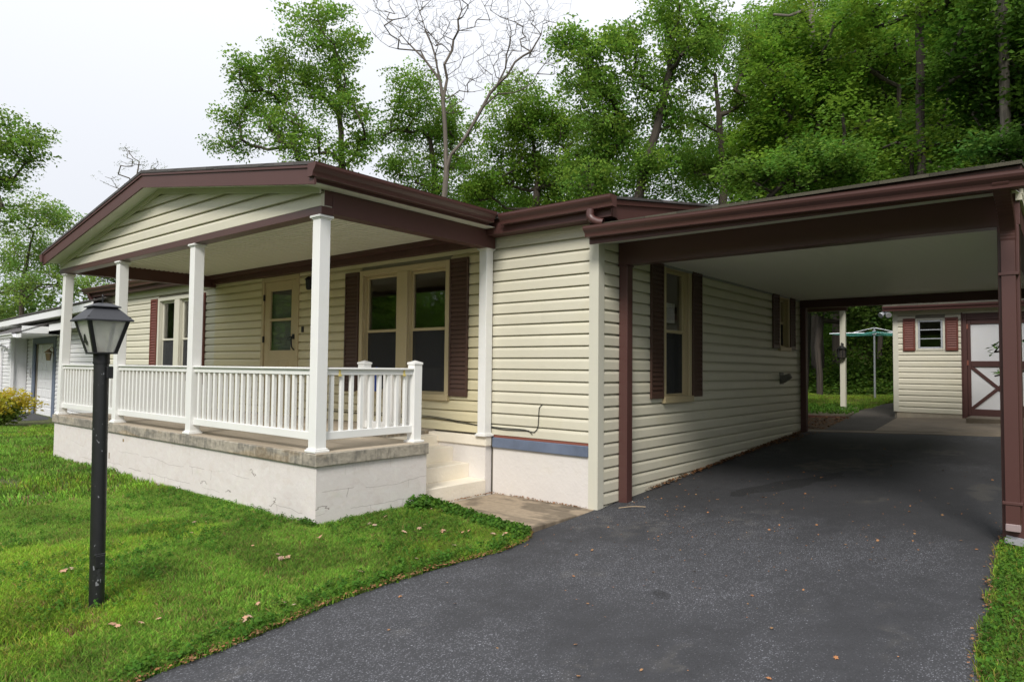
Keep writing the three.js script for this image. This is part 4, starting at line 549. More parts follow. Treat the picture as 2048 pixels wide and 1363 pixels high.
// ------------------------------------------------------------ trees: world positions of trunk points, then crown lobes [x, y, z, radius, half height]
const TREE = {
  tallLeft: [[[-19.27,7.87,-10.96],[-19.33,9.72,-10.81],[-19.38,12.39,-10.63],[-19.61,15.27,-10.28]], [[-19.22,15.0,-9.66,1.44,1.03],[-19.27,13.83,-10.32,1.65,1.13],[-20.66,13.0,-9.85,1.75,1.03],[-22.64,12.86,-8.86,1.44,1.03],[-18.83,11.71,-10.53,1.13,1.24],[-21.11,11.1,-9.26,2.06,0.93],[-23.08,10.67,-8.16,0.99,0.37],[-19.23,10.0,-9.91,1.75,0.72],[-21.91,13.5,-8.2,1.03,0.62],[-18.84,10.7,-11.32,0.62,0.82],[-23.22,11.74,-7.87,0.51,0.41],[-21.0,13.9,-8.88,0.62,0.62]]],
  behindBare: [[[-18.59,8.15,-15.41],[-18.58,10.65,-15.28],[-18.86,13.15,-14.93]], [[-18.58,13.61,-14.06,1.48,1.14],[-18.05,12.61,-15.27,1.71,0.91],[-19.94,12.2,-14.4,1.25,0.8],[-18.59,11.61,-16.3,2.05,1.03],[-19.36,10.36,-13.94,1.37,0.8],[-19.1,9.51,-14.92,1.82,0.68],[-15.97,14.41,-17.5,0.46,0.23]]],
  midGreen: [[[-14.4,7.76,-17.62],[-14.4,10.18,-17.48],[-14.53,12.82,-17.24]], [[-14.11,12.87,-16.64,1.21,0.99],[-15.17,11.73,-16.42,1.43,1.1],[-14.33,11.15,-17.84,1.88,1.32],[-16.14,10.17,-17.07,1.76,0.99],[-12.94,12.01,-17.97,1.21,1.32],[-13.43,9.75,-18.32,1.76,0.88],[-16.68,9.3,-16.33,1.32,0.55]]],
  bigOak: [[[-8.52,7.29,-16.01],[-8.28,8.77,-16.13],[-7.75,10.98,-16.46],[-7.43,13.18,-16.61]], [[-9.4,13.06,-14.12,1.1,0.59],[-10.42,13.44,-14.01,0.4,0.4],[-9.06,13.52,-15.45,0.83,0.55],[-7.93,14.44,-17.0,1.38,1.01],[-6.4,13.73,-16.92,1.01,1.01],[-8.65,12.25,-15.65,1.38,1.01],[-7.2,12.93,-17.39,1.47,1.01],[-9.43,11.5,-14.18,1.1,1.1],[-8.85,10.51,-15.29,1.38,0.92],[-7.75,11.13,-16.67,0.83,1.01],[-9.97,9.7,-15.55,1.29,1.01],[-8.14,8.86,-15.87,0.74,0.64],[-9.85,8.19,-14.86,1.47,0.55]]],
  thinTree: [[[-7.21,7.62,-20.99],[-7.26,9.88,-20.83],[-7.38,11.94,-20.62],[-7.45,13.58,-20.48]], [[-7.41,14.41,-19.9,0.72,1.13],[-6.56,14.83,-20.89,1.03,1.34],[-7.27,10.47,-21.06,1.03,0.51],[-7.75,9.72,-21.07,0.82,0.51],[-8.09,11.78,-19.87,0.33,0.62],[-6.51,12.88,-21.3,0.78,0.93],[-8.17,9.95,-20.39,0.62,0.62]]],
  mapleA: [[[-2.61,6.0,-17.09],[-2.55,8.11,-17.03],[-2.44,10.21,-17.01],[-2.4,12.47,-16.93]], [[-3.24,10.12,-15.6,0.97,1.29],[-3.58,8.75,-15.89,1.21,0.81],[-2.95,9.46,-16.88,1.05,0.89],[-4.18,7.9,-16.44,0.97,0.49],[-2.55,8.07,-16.53,1.38,0.49],[-3.28,11.65,-16.24,0.81,0.81],[-2.27,10.67,-17.55,0.81,1.13]]],
  mapleB: [[[-0.76,6.66,-22.5],[-0.67,9.05,-22.45],[-0.57,11.44,-22.4],[-0.77,14.01,-22.11]], [[-1.56,12.86,-20.65,1.84,1.29],[-0.26,12.81,-22.31,1.56,1.47],[-2.42,11.51,-21.15,1.38,1.1],[-1.16,11.32,-22.78,1.65,1.1],[-2.85,13.13,-19.85,1.29,1.1],[-1.55,9.59,-21.69,1.84,0.74],[0.01,10.13,-23.53,1.38,0.92]]],
  trunkRight: [[[2.31,5.19,-16.67],[2.38,7.1,-16.62],[2.34,9.54,-16.46],[2.26,11.31,-16.31]], [[1.99,10.32,-15.49,1.09,0.95],[2.76,9.48,-16.61,0.82,1.36],[2.15,8.58,-16.57,0.95,0.82],[1.49,9.29,-16.31,0.68,0.68],[2.69,7.55,-16.5,0.68,0.61]]],
  backA: [[[-6.5,7.86,-25.47],[-6.51,11.5,-25.28],[-6.71,16.05,-24.87]], [[-6.41,16.88,-24.01,1.6,1.25],[-5.19,17.52,-25.7,1.82,1.03],[-7.39,15.56,-24.56,0.91,1.25],[-7.3,13.52,-25.23,0.91,1.37],[-5.68,14.69,-25.09,1.37,1.6]]],
  backB: [[[-4.03,8.52,-31.39],[-3.85,13.77,-31.27],[-3.67,18.52,-31.17]], [[-0.65,18.47,-32.51,2.25,1.25],[-2.64,19.0,-31.61,2.25,1.13],[-4.69,19.29,-30.67,1.75,1.0],[-0.35,16.97,-35.19,1.5,1.5],[-4.14,16.25,-30.12,1.5,1.5]]],
  lowMaple: [[[-3.19,4.71,-12.12],[-2.75,5.81,-12.43],[-2.11,6.77,-12.91]], [[-2.3,6.82,-12.11,1.22,0.3],[-0.91,6.94,-13.69,1.22,0.27],[-1.51,7.58,-13.58,0.95,0.27],[-2.05,6.74,-13.6,1.5,0.19]]],
  lowBranch: [[[3.56,3.95,-13.22],[3.42,5.71,-13.01],[2.92,6.36,-12.56]], [[2.49,6.47,-11.81,0.5,0.15],[2.84,6.25,-12.4,0.39,0.22],[2.37,6.32,-12.19,0.33,0.11]]],
  lawnTree: [[[-14.51,1.68,2.99],[-14.24,3.74,2.87],[-13.89,5.5,2.67]], [[-12.64,5.68,2.0,0.46,0.43],[-12.66,6.13,1.76,0.31,0.08],[-13.8,5.85,2.45,0.82,0.72],[-13.51,5.39,1.91,0.57,0.14],[-13.21,4.52,2.37,0.72,0.41],[-13.12,6.43,2.08,0.12,0.1]]],
  farLeft: [[[-41.6,3.28,-5.65],[-41.45,6.07,-5.63],[-40.85,9.43,-5.95]], [[-39.88,9.21,-5.46,1.82,1.26],[-39.76,9.68,-6.59,0.98,0.98],[-41.93,7.8,-5.58,1.96,1.26],[-41.08,7.36,-7.18,1.96,1.12],[-40.34,5.72,-5.7,1.96,0.98],[-38.76,5.97,-7.87,1.4,0.56],[-43.08,6.69,-4.97,1.4,1.4]]],
  sparseFar: [[[-40.9,4.78,-11.36],[-40.83,11.57,-11.07],[-40.62,13.73,-11.12]], [[-39.75,13.76,-10.64,1.54,0.77],[-41.42,12.79,-10.23,1.08,0.43],[-40.19,13.63,-11.69,0.77,0.62],[-41.48,14.73,-10.7,0.43,0.31]]],
  farLow: [[[-43.54,4.29,-11.8],[-43.45,6.55,-11.76]], [[-43.4,7.23,-10.62,1.46,0.71],[-42.08,7.22,-12.35,1.94,0.58],[-40.82,7.6,-14.31,1.62,0.58]]],
  bankTree: [[[-1.87,1.19,-14.71],[-1.86,2.91,-14.62],[-1.71,4.06,-14.69]], [[-1.14,3.57,-14.51,0.86,0.36],[-1.8,3.47,-14.53,0.43,0.32],[-0.76,3.73,-15.68,0.72,0.43],[-0.45,2.94,-16.07,0.36,0.29],[-0.91,3.05,-15.18,0.43,0.23],[-1.82,4.05,-14.6,0.86,0.43]]],
};
const BARE_LIMBS = [
[[-14.75,7.45,-12.13],[-14.68,8.21,-12.15],[-14.61,8.98,-12.17],[-14.63,10.51,-12.08],[-14.66,11.65,-11.98],[-14.74,12.42,-11.88],[-15.17,13.17,-11.49],[-15.67,13.84,-11.03],[-16.03,14.4,-10.71],[-16.46,14.88,-10.32]] ,
[[-14.66,12.04,-11.97],[-14.55,12.99,-12.01],[-14.39,13.57,-12.11],[-14.19,14.33,-12.24],[-14.07,15.1,-12.29],[-14.12,15.86,-12.22]] ,
[[-14.74,12.42,-11.88],[-14.9,13.37,-11.7],[-15.15,14.32,-11.44],[-15.31,15.08,-11.27],[-15.42,15.65,-11.15]] ,
[[-14.61,8.88,-12.17],[-14.42,9.56,-12.29],[-14.04,10.32,-12.57],[-13.81,10.9,-12.73],[-13.35,11.96,-13.06],[-12.82,12.63,-13.46],[-12.52,13.11,-13.69],[-12.07,13.6,-14.04],[-11.69,14.18,-14.32]] ,
[[-12.97,12.44,-13.35],[-12.78,13.4,-13.46],[-12.65,14.35,-13.52],[-12.7,15.21,-13.43]] ,
[[-13.5,11.67,-12.95],[-12.98,11.87,-13.37],[-12.24,12.07,-13.97],[-11.82,12.65,-14.29],[-11.49,13.42,-14.53]] ,
[[-14.45,8.03,-12.35],[-14.14,8.99,-12.56],[-13.78,9.95,-12.81],[-13.52,10.9,-12.98]] ,
[[-15.17,13.17,-11.49],[-15.34,13.55,-11.33],[-15.9,13.55,-10.86],[-16.26,13.73,-10.55]] ,
];
function clump(seed, n, R, l, w, up = 0.75) { // n folded leaves spread through a ball
  const r = RNG(seed), pos = [], q = new THREE.Quaternion(), e = new THREE.Euler(), v = V3();
  for (let i = 0; i < n; i++) {
    const a = r() * 6.283, c = r() * 2 - 1, d = R * Math.cbrt(r()), s = Math.sqrt(1 - c * c), o = V3(d * s * Math.cos(a), d * c * 0.8, d * s * Math.sin(a));
    e.set((r() + r() - 1) * up * 1.6, r() * 6.283, (r() + r() - 1) * up * 1.6, 'YXZ'); q.setFromEuler(e); const k = 0.75 + 0.5 * r();
    const P = [[0, 0, 0], [-w * k, w * 0.25, l * 0.5 * k], [0, -w * 0.1, l * k], [w * k, w * 0.25, l * 0.45 * k]].map(p => v.set(...p).applyQuaternion(q).add(o).toArray());
    for (const t of [0, 3, 2, 0, 2, 1]) pos.push(...P[t]);
  }
  const g = new THREE.BufferGeometry(); g.setAttribute('position', new THREE.Float32BufferAttribute(pos, 3)); g.computeVertexNormals(); return g;
}
const leafMat = phys([1, 1, 1], 0.95, { transmission: 0.52, thickness: 0, specularIntensity: 0.12, side: THREE.DoubleSide });
const CL = { oak: clump(1, 18, 0.33, 0.125, 0.040), maple: clump(2, 18, 0.32, 0.115, 0.048, 0.6), fine: clump(3, 14, 0.26, 0.09, 0.028), ground: clump(4, 12, 0.12, 0.075, 0.032, 0.6), far: clump(5, 34, 0.65, 0.19, 0.065), weed: clump(6, 10, 0.05, 0.034, 0.016, 0.6), yellow: clump(7, 14, 0.10, 0.06, 0.018) };
const barkMat = c => std(c, 0.95, { map: T.bark, bumpMap: T.barkBump, bumpScale: 0.02 });
const BARK = { brown: barkMat([0.11, 0.09, 0.072]), grey: barkMat([0.24, 0.215, 0.19]), pale: barkMat([0.40, 0.36, 0.31]), dark: barkMat([0.07, 0.058, 0.048]) };
const _m = new THREE.Matrix4(), _q = new THREE.Quaternion(), _e = new THREE.Euler(), _c = new THREE.Color();
function scatter(list, geo, mat, name, parent, col) { // list [x, y, z, scale], colours jitter round col
  const im = new THREE.InstancedMesh(geo, mat, list.length), r = RNG(list.length + 5);
  list.forEach(([x, y, z, s, tone = 1, tilt = 1], i) => { _e.set((r() - 0.5) * 0.9 * tilt, r() * 6.283, (r() - 0.5) * 0.9 * tilt); _q.setFromEuler(_e); _m.compose(V3(x, y, z), _q, V3(s, s, s)); im.setMatrixAt(i, _m); const k = tone * (0.72 + 0.56 * r()), h = (r() - 0.5) * 0.35; im.setColorAt(i, _c.setRGB(col[0] * k * (1 + h), col[1] * k, col[2] * k * (1 - h * 0.6))); });
  im.name = name; im.castShadow = im.receiveShadow = true; im.userData.kind = 'stuff'; im.instanceMatrix.needsUpdate = true; parent.add(im); return im;
}
function limbs(nodes, r0, exp = 0.56, thin = 0.006) { // nodes {p, up}: tapered segments by how much each one carries
  const load = nodes.map(n => n.load || 0); for (let i = nodes.length - 1; i > 0; i--) load[nodes[i].up] += load[i] || 0.2; const top = load[0] || 1;
  const rad = load.map(l => Math.max(thin, r0 * Math.pow(Math.max(l, 0.3) / top, exp))), pos = [], nor = [], uv = [], d = V3(), a = V3(), b = V3();
  nodes.forEach((n, i) => {
    if (n.up < 0) return; const P = nodes[n.up].p, ra = Math.min(rad[n.up], rad[i] * 1.35 + 0.004), rb2 = rad[i], k = ra > 0.09 ? 9 : ra > 0.03 ? 6 : 4; d.subVectors(n.p, P); const len = d.length(); if (len < 1e-4) return; d.divideScalar(len);
    a.set(Math.abs(d.y) > 0.9 ? 1 : 0, Math.abs(d.y) > 0.9 ? 0 : 1, 0).cross(d).normalize(); b.crossVectors(d, a);
    const ring = (c, r, off) => { const o = []; for (let j = 0; j <= k; j++) { const t = j / k * 6.2832, x = Math.cos(t), y = Math.sin(t); o.push([c.x + (a.x * x + b.x * y) * r + d.x * off, c.y + (a.y * x + b.y * y) * r + d.y * off, c.z + (a.z * x + b.z * y) * r + d.z * off, a.x * x + b.x * y, a.y * x + b.y * y, a.z * x + b.z * y, j / k * Math.max(1, Math.round(r * 12))]); } return o; };
    const A = ring(P, ra, -ra * 0.25), B = ring(n.p, rb2, 0);
    for (let j = 0; j < k; j++) for (const q of [A[j], B[j + 1], B[j], A[j], A[j + 1], B[j + 1]]) { pos.push(q[0], q[1], q[2]); nor.push(q[3], q[4], q[5]); uv.push(q[6], q[1] * 0.5); }
  });
  const g = new THREE.BufferGeometry(); g.setAttribute('position', new THREE.Float32BufferAttribute(pos, 3)); g.setAttribute('normal', new THREE.Float32BufferAttribute(nor, 3)); g.setAttribute('uv', new THREE.Float32BufferAttribute(uv, 2)); return g;
}
function trunkNodes(points, x, y0, z, r, wob = 0.12) { // from the ground up through the given points
  const nodes = [{ p: V3(x, y0 - 0.2, z), up: -1 }], all = [V3(x, y0 - 0.2, z), ...points]; let last = 0;
  for (let i = 1; i < all.length; i++) { const n = Math.max(1, Math.round(all[i].distanceTo(all[i - 1]) / 0.7)); for (let k = 1; k <= n; k++) { const p = all[i - 1].clone().lerp(all[i], k / n); p.x += (r() - 0.5) * wob; p.z += (r() - 0.5) * wob; nodes.push({ p, up: last }); last = nodes.length - 1; } }
  return nodes;
}
function grow(nodes, targets, r, from = 4, jit = 1) { // join each target to the limb that reaches it most easily
  const root = nodes.length > from ? nodes[from].p : nodes[0].p; targets.sort((a, b) => a.distanceToSquared(root) - b.distanceToSquared(root));
  for (const t of targets) {
    let best = -1, bd = 1e9; for (let i = Math.min(from, nodes.length - 1); i < nodes.length; i++) { const n = nodes[i].p, dy = t.y - n.y, d = n.distanceTo(t) + (dy < 0 ? -dy * 1.3 : 0) + (nodes[i].tip ? 0.15 : 0); if (d < bd) { bd = d; best = i; } }
    const s = nodes[best].p, L = s.distanceTo(t), n = Math.max(1, Math.round(L / 0.45)); let last = best;
    for (let k = 1; k <= n; k++) { const f = k / n, p = s.clone().lerp(t, f); if (k < n) { p.y -= Math.sin(f * 3.1416) * L * 0.06; p.x += (r() - 0.5) * 0.12 * jit; p.y += (r() - 0.5) * 0.10 * jit; p.z += (r() - 0.5) * 0.12 * jit; } nodes.push({ p, up: last, load: k === n ? 1 : 0, tip: k === n }); last = nodes.length - 1; }
  }
}
function tree(key, label, o) {
  const [tr, lobes] = TREE[key], r = RNG(o.seed), top = tr.map(p => V3(...p)), bx0 = top[0].x + (o.dx || 0), bz0 = top[0].z + (o.dz || 0), y0 = ground(bx0, bz0);
  const g = thing(o.name || 'deciduous_tree', label, 'tree', [bx0, y0, bz0], 0, o.group), off = V3(bx0, y0, bz0), pts = top.filter(p => p.y > y0 + 1), nodes = trunkNodes(pts, bx0, y0, bz0, r), targets = [];
  for (const [x, y, z, a, b] of lobes) { const n = Math.max(3, Math.round(1.2 * (o.branch || 9) * a * b) + 3); for (let i = 0; i < n; i++) { const t = r() * 6.283, c = r() * 2 - 1, d = Math.pow(r(), 0.42), s = Math.sqrt(1 - c * c); targets.push(V3(x + a * d * s * Math.cos(t), y + b * d * c, z + a * d * s * Math.sin(t))); } }
  if (o.fill) for (const p of pts) for (let i = 0; i < o.fill; i++) targets.push(V3(p.x + (r() - 0.5) * 3, p.y + (r() - 0.3) * 2, p.z + (r() - 0.5) * 3));
  const tips = targets.map(t => t.clone()); grow(nodes, targets, r, Math.min(nodes.length - 1, Math.floor(nodes.length * (o.bole || 0.45))));
  const loc = nodes.map(n => ({ ...n, p: n.p.clone().sub(off) })); part(g, 'trunk', limbs(loc, o.radius || 0.2), o.bark || BARK.brown);
  const list = [], k = Math.ceil((o.clumps || 9) * 1.12), sp = o.spread || 0.40; for (const t of tips) { const tone = 0.8 + 0.4 * r(); for (let i = 0; i < k; i++) { const n = () => (r() + r() + r() - 1.5) * sp * 1.3; list.push([t.x - off.x + n(), t.y - off.y + n() * 0.75, t.z - off.z + n(), (o.size || 1) * (0.7 + 0.6 * r()), tone]); } }
  scatter(list, o.leaf || CL.oak, leafMat, 'crown', g, o.col || [0.075, 0.165, 0.026]); return g;
}
const G1 = [0.190, 0.325, 0.040], G2 = [0.185, 0.320, 0.045], G3 = [0.165, 0.295, 0.030], G4 = [0.085, 0.180, 0.022];
tree('tallLeft', 'tall leafy oak standing against the sky behind the porch roof', { seed: 11, radius: 0.2, col: G2, clumps: 8, branch: 8, bark: BARK.brown, name: 'oak_tree' });
tree('behindBare', 'low green tree behind the leafless tree', { seed: 12, radius: 0.16, col: G2, clumps: 8, fill: 4 });
tree('midGreen', 'rounded green tree right of the leafless tree above the gutter corner', { seed: 13, radius: 0.18, col: G1, clumps: 9, fill: 6 });
tree('bigOak', 'large dark leafy tree with leaning trunk above the house gable', { seed: 14, radius: 0.24, col: G2, clumps: 9, branch: 9, bark: BARK.dark, name: 'oak_tree' });
tree('thinTree', 'slender tree with upright forked branches and sky showing through', { seed: 15, radius: 0.17, col: G2, clumps: 6, branch: 9, bark: BARK.brown });
tree('mapleA', 'bright green maple left of the carport roof end in the woods', { seed: 16, radius: 0.2, col: G3, clumps: 10, leaf: CL.maple, fill: 5, bark: BARK.dark, name: 'maple_tree' });
tree('mapleB', 'dark trunked maple in the middle of the woods above the carport', { seed: 17, radius: 0.28, col: G1, clumps: 10, leaf: CL.maple, fill: 6, bark: BARK.dark, name: 'maple_tree' });
tree('trunkRight', 'pale barked tree at the right edge of the woods', { seed: 18, radius: 0.26, col: G4, clumps: 10, leaf: CL.maple, fill: 5, bark: BARK.grey });
tree('backA', 'tall tree in the woods behind the slender forked tree', { seed: 19, radius: 0.22, col: G2, clumps: 10, fill: 6 });
tree('backB', 'tallest tree far back in the woods above the carport', { seed: 20, radius: 0.25, col: G4, clumps: 10, fill: 8 });
tree('lowMaple', 'low spreading young maple with layered light green leaves just above the carport roof', { seed: 21, radius: 0.08, col: [0.135, 0.25, 0.034], clumps: 10, branch: 14, leaf: CL.maple, spread: 0.3, size: 0.9, name: 'maple_tree', bark: BARK.dark });
tree('lowBranch', 'young tree with large pale leaves above the carport roof end', { seed: 22, radius: 0.06, col: [0.11, 0.23, 0.04], clumps: 6, branch: 14, leaf: CL.maple, spread: 0.22, size: 0.85, bark: BARK.dark });
tree('lawnTree', 'tree at the left picture edge reaching a branch into the sky', { seed: 23, radius: 0.08, col: [0.17, 0.29, 0.045], clumps: 14, branch: 24, leaf: CL.fine, spread: 0.22, size: 0.72, bark: BARK.brown });
tree('farLeft', 'airy yellow green tree behind the neighbouring roof', { seed: 24, radius: 0.13, col: [0.22, 0.34, 0.07], clumps: 6, branch: 7, spread: 0.55, size: 1.1, bark: BARK.brown });
tree('sparseFar', 'thin twiggy tree top with tiny leaves over the porch ridge', { seed: 25, radius: 0.08, col: [0.16, 0.2, 0.09], clumps: 0.5, branch: 10, leaf: CL.fine, spread: 0.3, size: 0.8, bark: BARK.grey });
tree('farLow', 'green tree seen between the porch posts beyond the house end', { seed: 26, radius: 0.15, col: [0.12, 0.2, 0.04], clumps: 7, branch: 8, spread: 0.6, size: 1.2, fill: 10 });
tree('bankTree', 'tree on the wooded bank with leaves hanging over the clothes dryer', { seed: 27, radius: 0.09, col: [0.115, 0.20, 0.035], clumps: 8, branch: 12, leaf: CL.maple, spread: 0.3, size: 0.9, bark: BARK.dark, bole: 0.6 });
{ // leafless tree
  const r = RNG(77), x = BARE_LIMBS[0][0][0], z = BARE_LIMBS[0][0][2], y0 = ground(x, z), g = thing('bare_tree', 'leafless pale barked tree with spreading twigs against the white sky', 'tree', [x, y0, z]), off = V3(x, y0, z), nodes = trunkNodes(BARE_LIMBS[0].map(p => V3(...p)), x, y0, z, r, 0.03);
  for (const L of BARE_LIMBS.slice(1)) { const P = L.map(p => V3(...p)); let best = 0, bd = 1e9; nodes.forEach((n, i) => { const d = n.p.distanceTo(P[0]); if (d < bd) { bd = d; best = i; } }); let last = best; for (let i = 1; i < P.length; i++) { const n = Math.max(1, Math.round(P[i].distanceTo(P[i - 1]) / 0.5)); for (let k = 1; k <= n; k++) { nodes.push({ p: P[i - 1].clone().lerp(P[i], k / n).add(V3((r() - 0.5) * 0.06, (r() - 0.5) * 0.06, (r() - 0.5) * 0.3)), up: last }); last = nodes.length - 1; } } }
  const lim = nodes.length, T2 = []; for (let i = 8; i < lim; i++) { const p = nodes[i].p; if (p.y < 11) continue; for (let k = 0; k < 10; k++) { const a = r() * 6.283, d = 0.2 + 1.0 * r(); T2.push(V3(p.x + Math.cos(a) * d, p.y + 0.15 + r() * 1.2, p.z + Math.sin(a) * d)); } }
  grow(nodes, T2, r, 8, 0.35); const mid = nodes.length, T3 = []; for (let i = lim; i < mid; i++) if (nodes[i].tip) for (let k = 0; k < 3; k++) { const p = nodes[i].p, a = r() * 6.283, d = 0.15 + 0.45 * r(); T3.push(V3(p.x + Math.cos(a) * d, p.y + 0.1 + r() * 0.55, p.z + Math.sin(a) * d)); } grow(nodes, T3, r, lim, 0.3);
  part(g, 'trunk', limbs(nodes.map(n => ({ ...n, p: n.p.clone().sub(off) })), 0.105, 0.50, 0.004), barkMat([0.20, 0.175, 0.15]));
}
// trunks one can tell apart on the bank behind the lawn
for (const [x, z, R, h, lab, b] of [[-2.62, -15.8, 0.13, 7, 'thick dark trunk on the bank beside the carport back post', 'dark'], [-2.35, -18.6, 0.2, 8, 'broad dull trunk on the wooded bank left of the patio post', 'dark'], [-1.05, -18.2, 0.08, 7, 'thin dark trunk on the bank right of the patio post', 'dark'], [0.15, -16.6, 0.09, 7, 'dark leaning trunk on the bank beside the shed', 'dark'], [-0.75, -20.5, 0.14, 9, 'grey trunk far back on the bank behind the clothes dryer', 'brown'], [-2.73, -17.4, 0.12, 14, 'tall straight grey trunk left of centre in the woods above the carport', 'grey'], [0.42, -16.2, 0.115, 13.5, 'tall dark trunk in the woods above the middle of the carport roof', 'dark'], [2.38, -15.6, 0.12, 14, 'tall straight pale trunk at the right end of the woods', 'grey']]) {
  const y0 = ground(x, z), t = thing('forest_tree', lab, 'tree', [x, y0, z], 0, 'trunks on the bank'), r = RNG(Math.round(x * 100 + 900)), nodes = trunkNodes([V3(0.1, h * 0.4, 0), V3(0.25 * (r() - 0.5), h, 0.2)], 0, 0, 0, r, 0.05), tg = []; for (let i = 0; i < 14; i++) tg.push(V3((r() - 0.5) * 3, h * (0.75 + 0.4 * r()), (r() - 0.5) * 3)); const tips = tg.map(q => q.clone()); grow(nodes, tg, r, Math.floor(nodes.length * 0.6)); part(t, 'trunk', limbs(nodes, R, 0.4), BARK[b]); const list = []; for (const q of tips) for (let i = 0; i < 14; i++) list.push([q.x + (r() - 0.5) * 1.3, q.y + (r() - 0.5) * 1, q.z + (r() - 0.5) * 1.3, 0.8 + 0.5 * r(), 1]); scatter(list, CL.maple, leafMat, 'crown', t, G1);
}
{ // the wood behind as one mass, undergrowth on the bank, the wooded slope across the road
  const r = RNG(301), list = [], crown = (x, z, y, a, b, n, s) => { for (let i = 0; i < n; i++) { const t = r() * 6.283, c = r() * 2 - 1, d = Math.pow(r(), 0.4), q = Math.sqrt(1 - c * c); list.push([x + a * d * q * Math.cos(t), y + b * d * c, z + a * d * q * Math.sin(t), s * (0.7 + 0.6 * r()), 0.7 + 0.5 * r()]); } };
  for (let i = 0; i < 46; i++) { const x = lerp(-9, 16, r()), z = lerp(-24, -46, r()), y = ground(x, z); crown(x, z, y + 4 + 8 * r(), 2.6 + 1.5 * r(), 3 + 2.5 * r(), 150, 1.15); }
  for (let i = 0; i < 52; i++) { const x = lerp(-30, -6, r()), z = lerp(-19, -33, r()), y = ground(x, z); crown(x, z, y + 4 + 5.5 * r(), 2.2 + r(), 1.8 + r(), 105, 0.75); }
  for (let i = 0; i < 22; i++) { const x = lerp(3.5, 14, r()), z = lerp(-12.5, -22, r()), y = ground(x, z); crown(x, z, y + 1.5 + 9 * r(), 1.8 + r(), 2 + 1.5 * r(), 130, 0.8); }

  const near = []; { const keep = list.length; for (let i = 0; i < 10; i++) { const x = lerp(5.2, 10, r()), z = lerp(-5, -13, r()), y = ground(x, z); crown(x, z, y + 6.5 + 3 * r(), 2 + r(), 1.4 + r(), 330, 1.0); } for (let i = 0; i < 26; i++) { const x = lerp(6.2, 13, r()), z = lerp(-13, -1.5, r()), y = ground(x, z); crown(x, z, y + 1.2 + 6.5 * r(), 1.5 + r(), 1.6 + 1.4 * r(), 220, 1.0); } near.push(...list.splice(keep)); }  // crowns added mostly out of view to keep light off carport and shed
  tag(scatter(near, CL.maple, leafMat, numbered('woodland'), scene, [0.088, 0.172, 0.020]), 'leafy wood edge added right of the carport to darken it', 'woodland', null, 'stuff');
  const w = scatter(list, CL.far, leafMat, numbered('woodland'), scene, [0.110, 0.215, 0.026]); tag(w, 'dense green woodland rising behind the house and shed', 'woodland', null, 'stuff');
  const far = []; for (let i = 0; i < 90; i++) { const a = r(), x = lerp(-105, -48, a), z = lerp(-34, 14, r()), h = 2 + 4.5 * r(); for (let k = 0; k < 42; k++) { const t = r() * 6.283, d = 3.2 * Math.sqrt(r()); far.push([x + Math.cos(t) * d, ground(x, z) + 0.4 + h * r(), z + Math.sin(t) * d, 1.5 + r(), 0.8 + 0.4 * r()]); } }
  tag(scatter(far, CL.far, leafMat, numbered('woodland'), scene, [0.10, 0.17, 0.035]), 'distant line of green trees behind the neighbouring roof', 'woodland', null, 'stuff');
  const und = []; for (let i = 0; i < 5200; i++) { const x = lerp(-7, 4.5, r()), z = -15.2 - 8 * Math.pow(r(), 1.3), h = (0.3 + 1.5 * fbm(x * 0.8 + 9, z * 0.8 + 9, 3)) * sstep(-15, -17.5, z); und.push([x, ground(x, z) + 0.04 + h * r(), z, 0.9 + 0.9 * r(), 0.6 + 0.7 * fbm(x + 20, z + 20, 3)]); }
  for (let i = 0; i < 2600; i++) { const x = lerp(4.3, 8.5, r()), z = lerp(-9, -0.6, r()); und.push([x, ground(x, z) + 2.2 * r() * r(), z, 1 + r(), 0.9]); }  // extra shrubs right of the carport, added to darken its open side
  tag(scatter(und, CL.ground, leafMat, numbered('undergrowth'), scene, [0.10, 0.19, 0.022]), 'leafy undergrowth covering the bank behind the lawn', 'undergrowth', null, 'stuff');
  const opp = []; for (let i = 0; i < 110; i++) { const x = lerp(-75, 25, r()), z = lerp(36, 66, r()), y = ground(x, z), h = 4 + 5 * r(); for (let k = 0; k < 60; k++) { const t = r() * 6.283, d = 3 * Math.sqrt(r()); opp.push([x + Math.cos(t) * d, y + 0.5 + h * r(), z + Math.sin(t) * d, 1.6 + 1.2 * r(), 0.8 + 0.4 * r()]); } }
  for (let i = 0; i < 80; i++) { const x = lerp(-135, -50, r()), z = lerp(13, 48, r()), y = ground(x, z), h = 8 + 8 * r(); for (let k = 0; k < 70; k++) { const t = r() * 6.283, d = 4 * Math.sqrt(r()); opp.push([x + Math.cos(t) * d, y + 0.5 + h * r(), z + Math.sin(t) * d, 2 + 1.5 * r(), 0.8 + 0.4 * r()]); } }
  tag(scatter(opp, CL.far, leafMat, numbered('woodland'), scene, [0.14, 0.26, 0.03]), 'wooded slope across the road mirrored in the front windows', 'woodland', null, 'stuff');
}
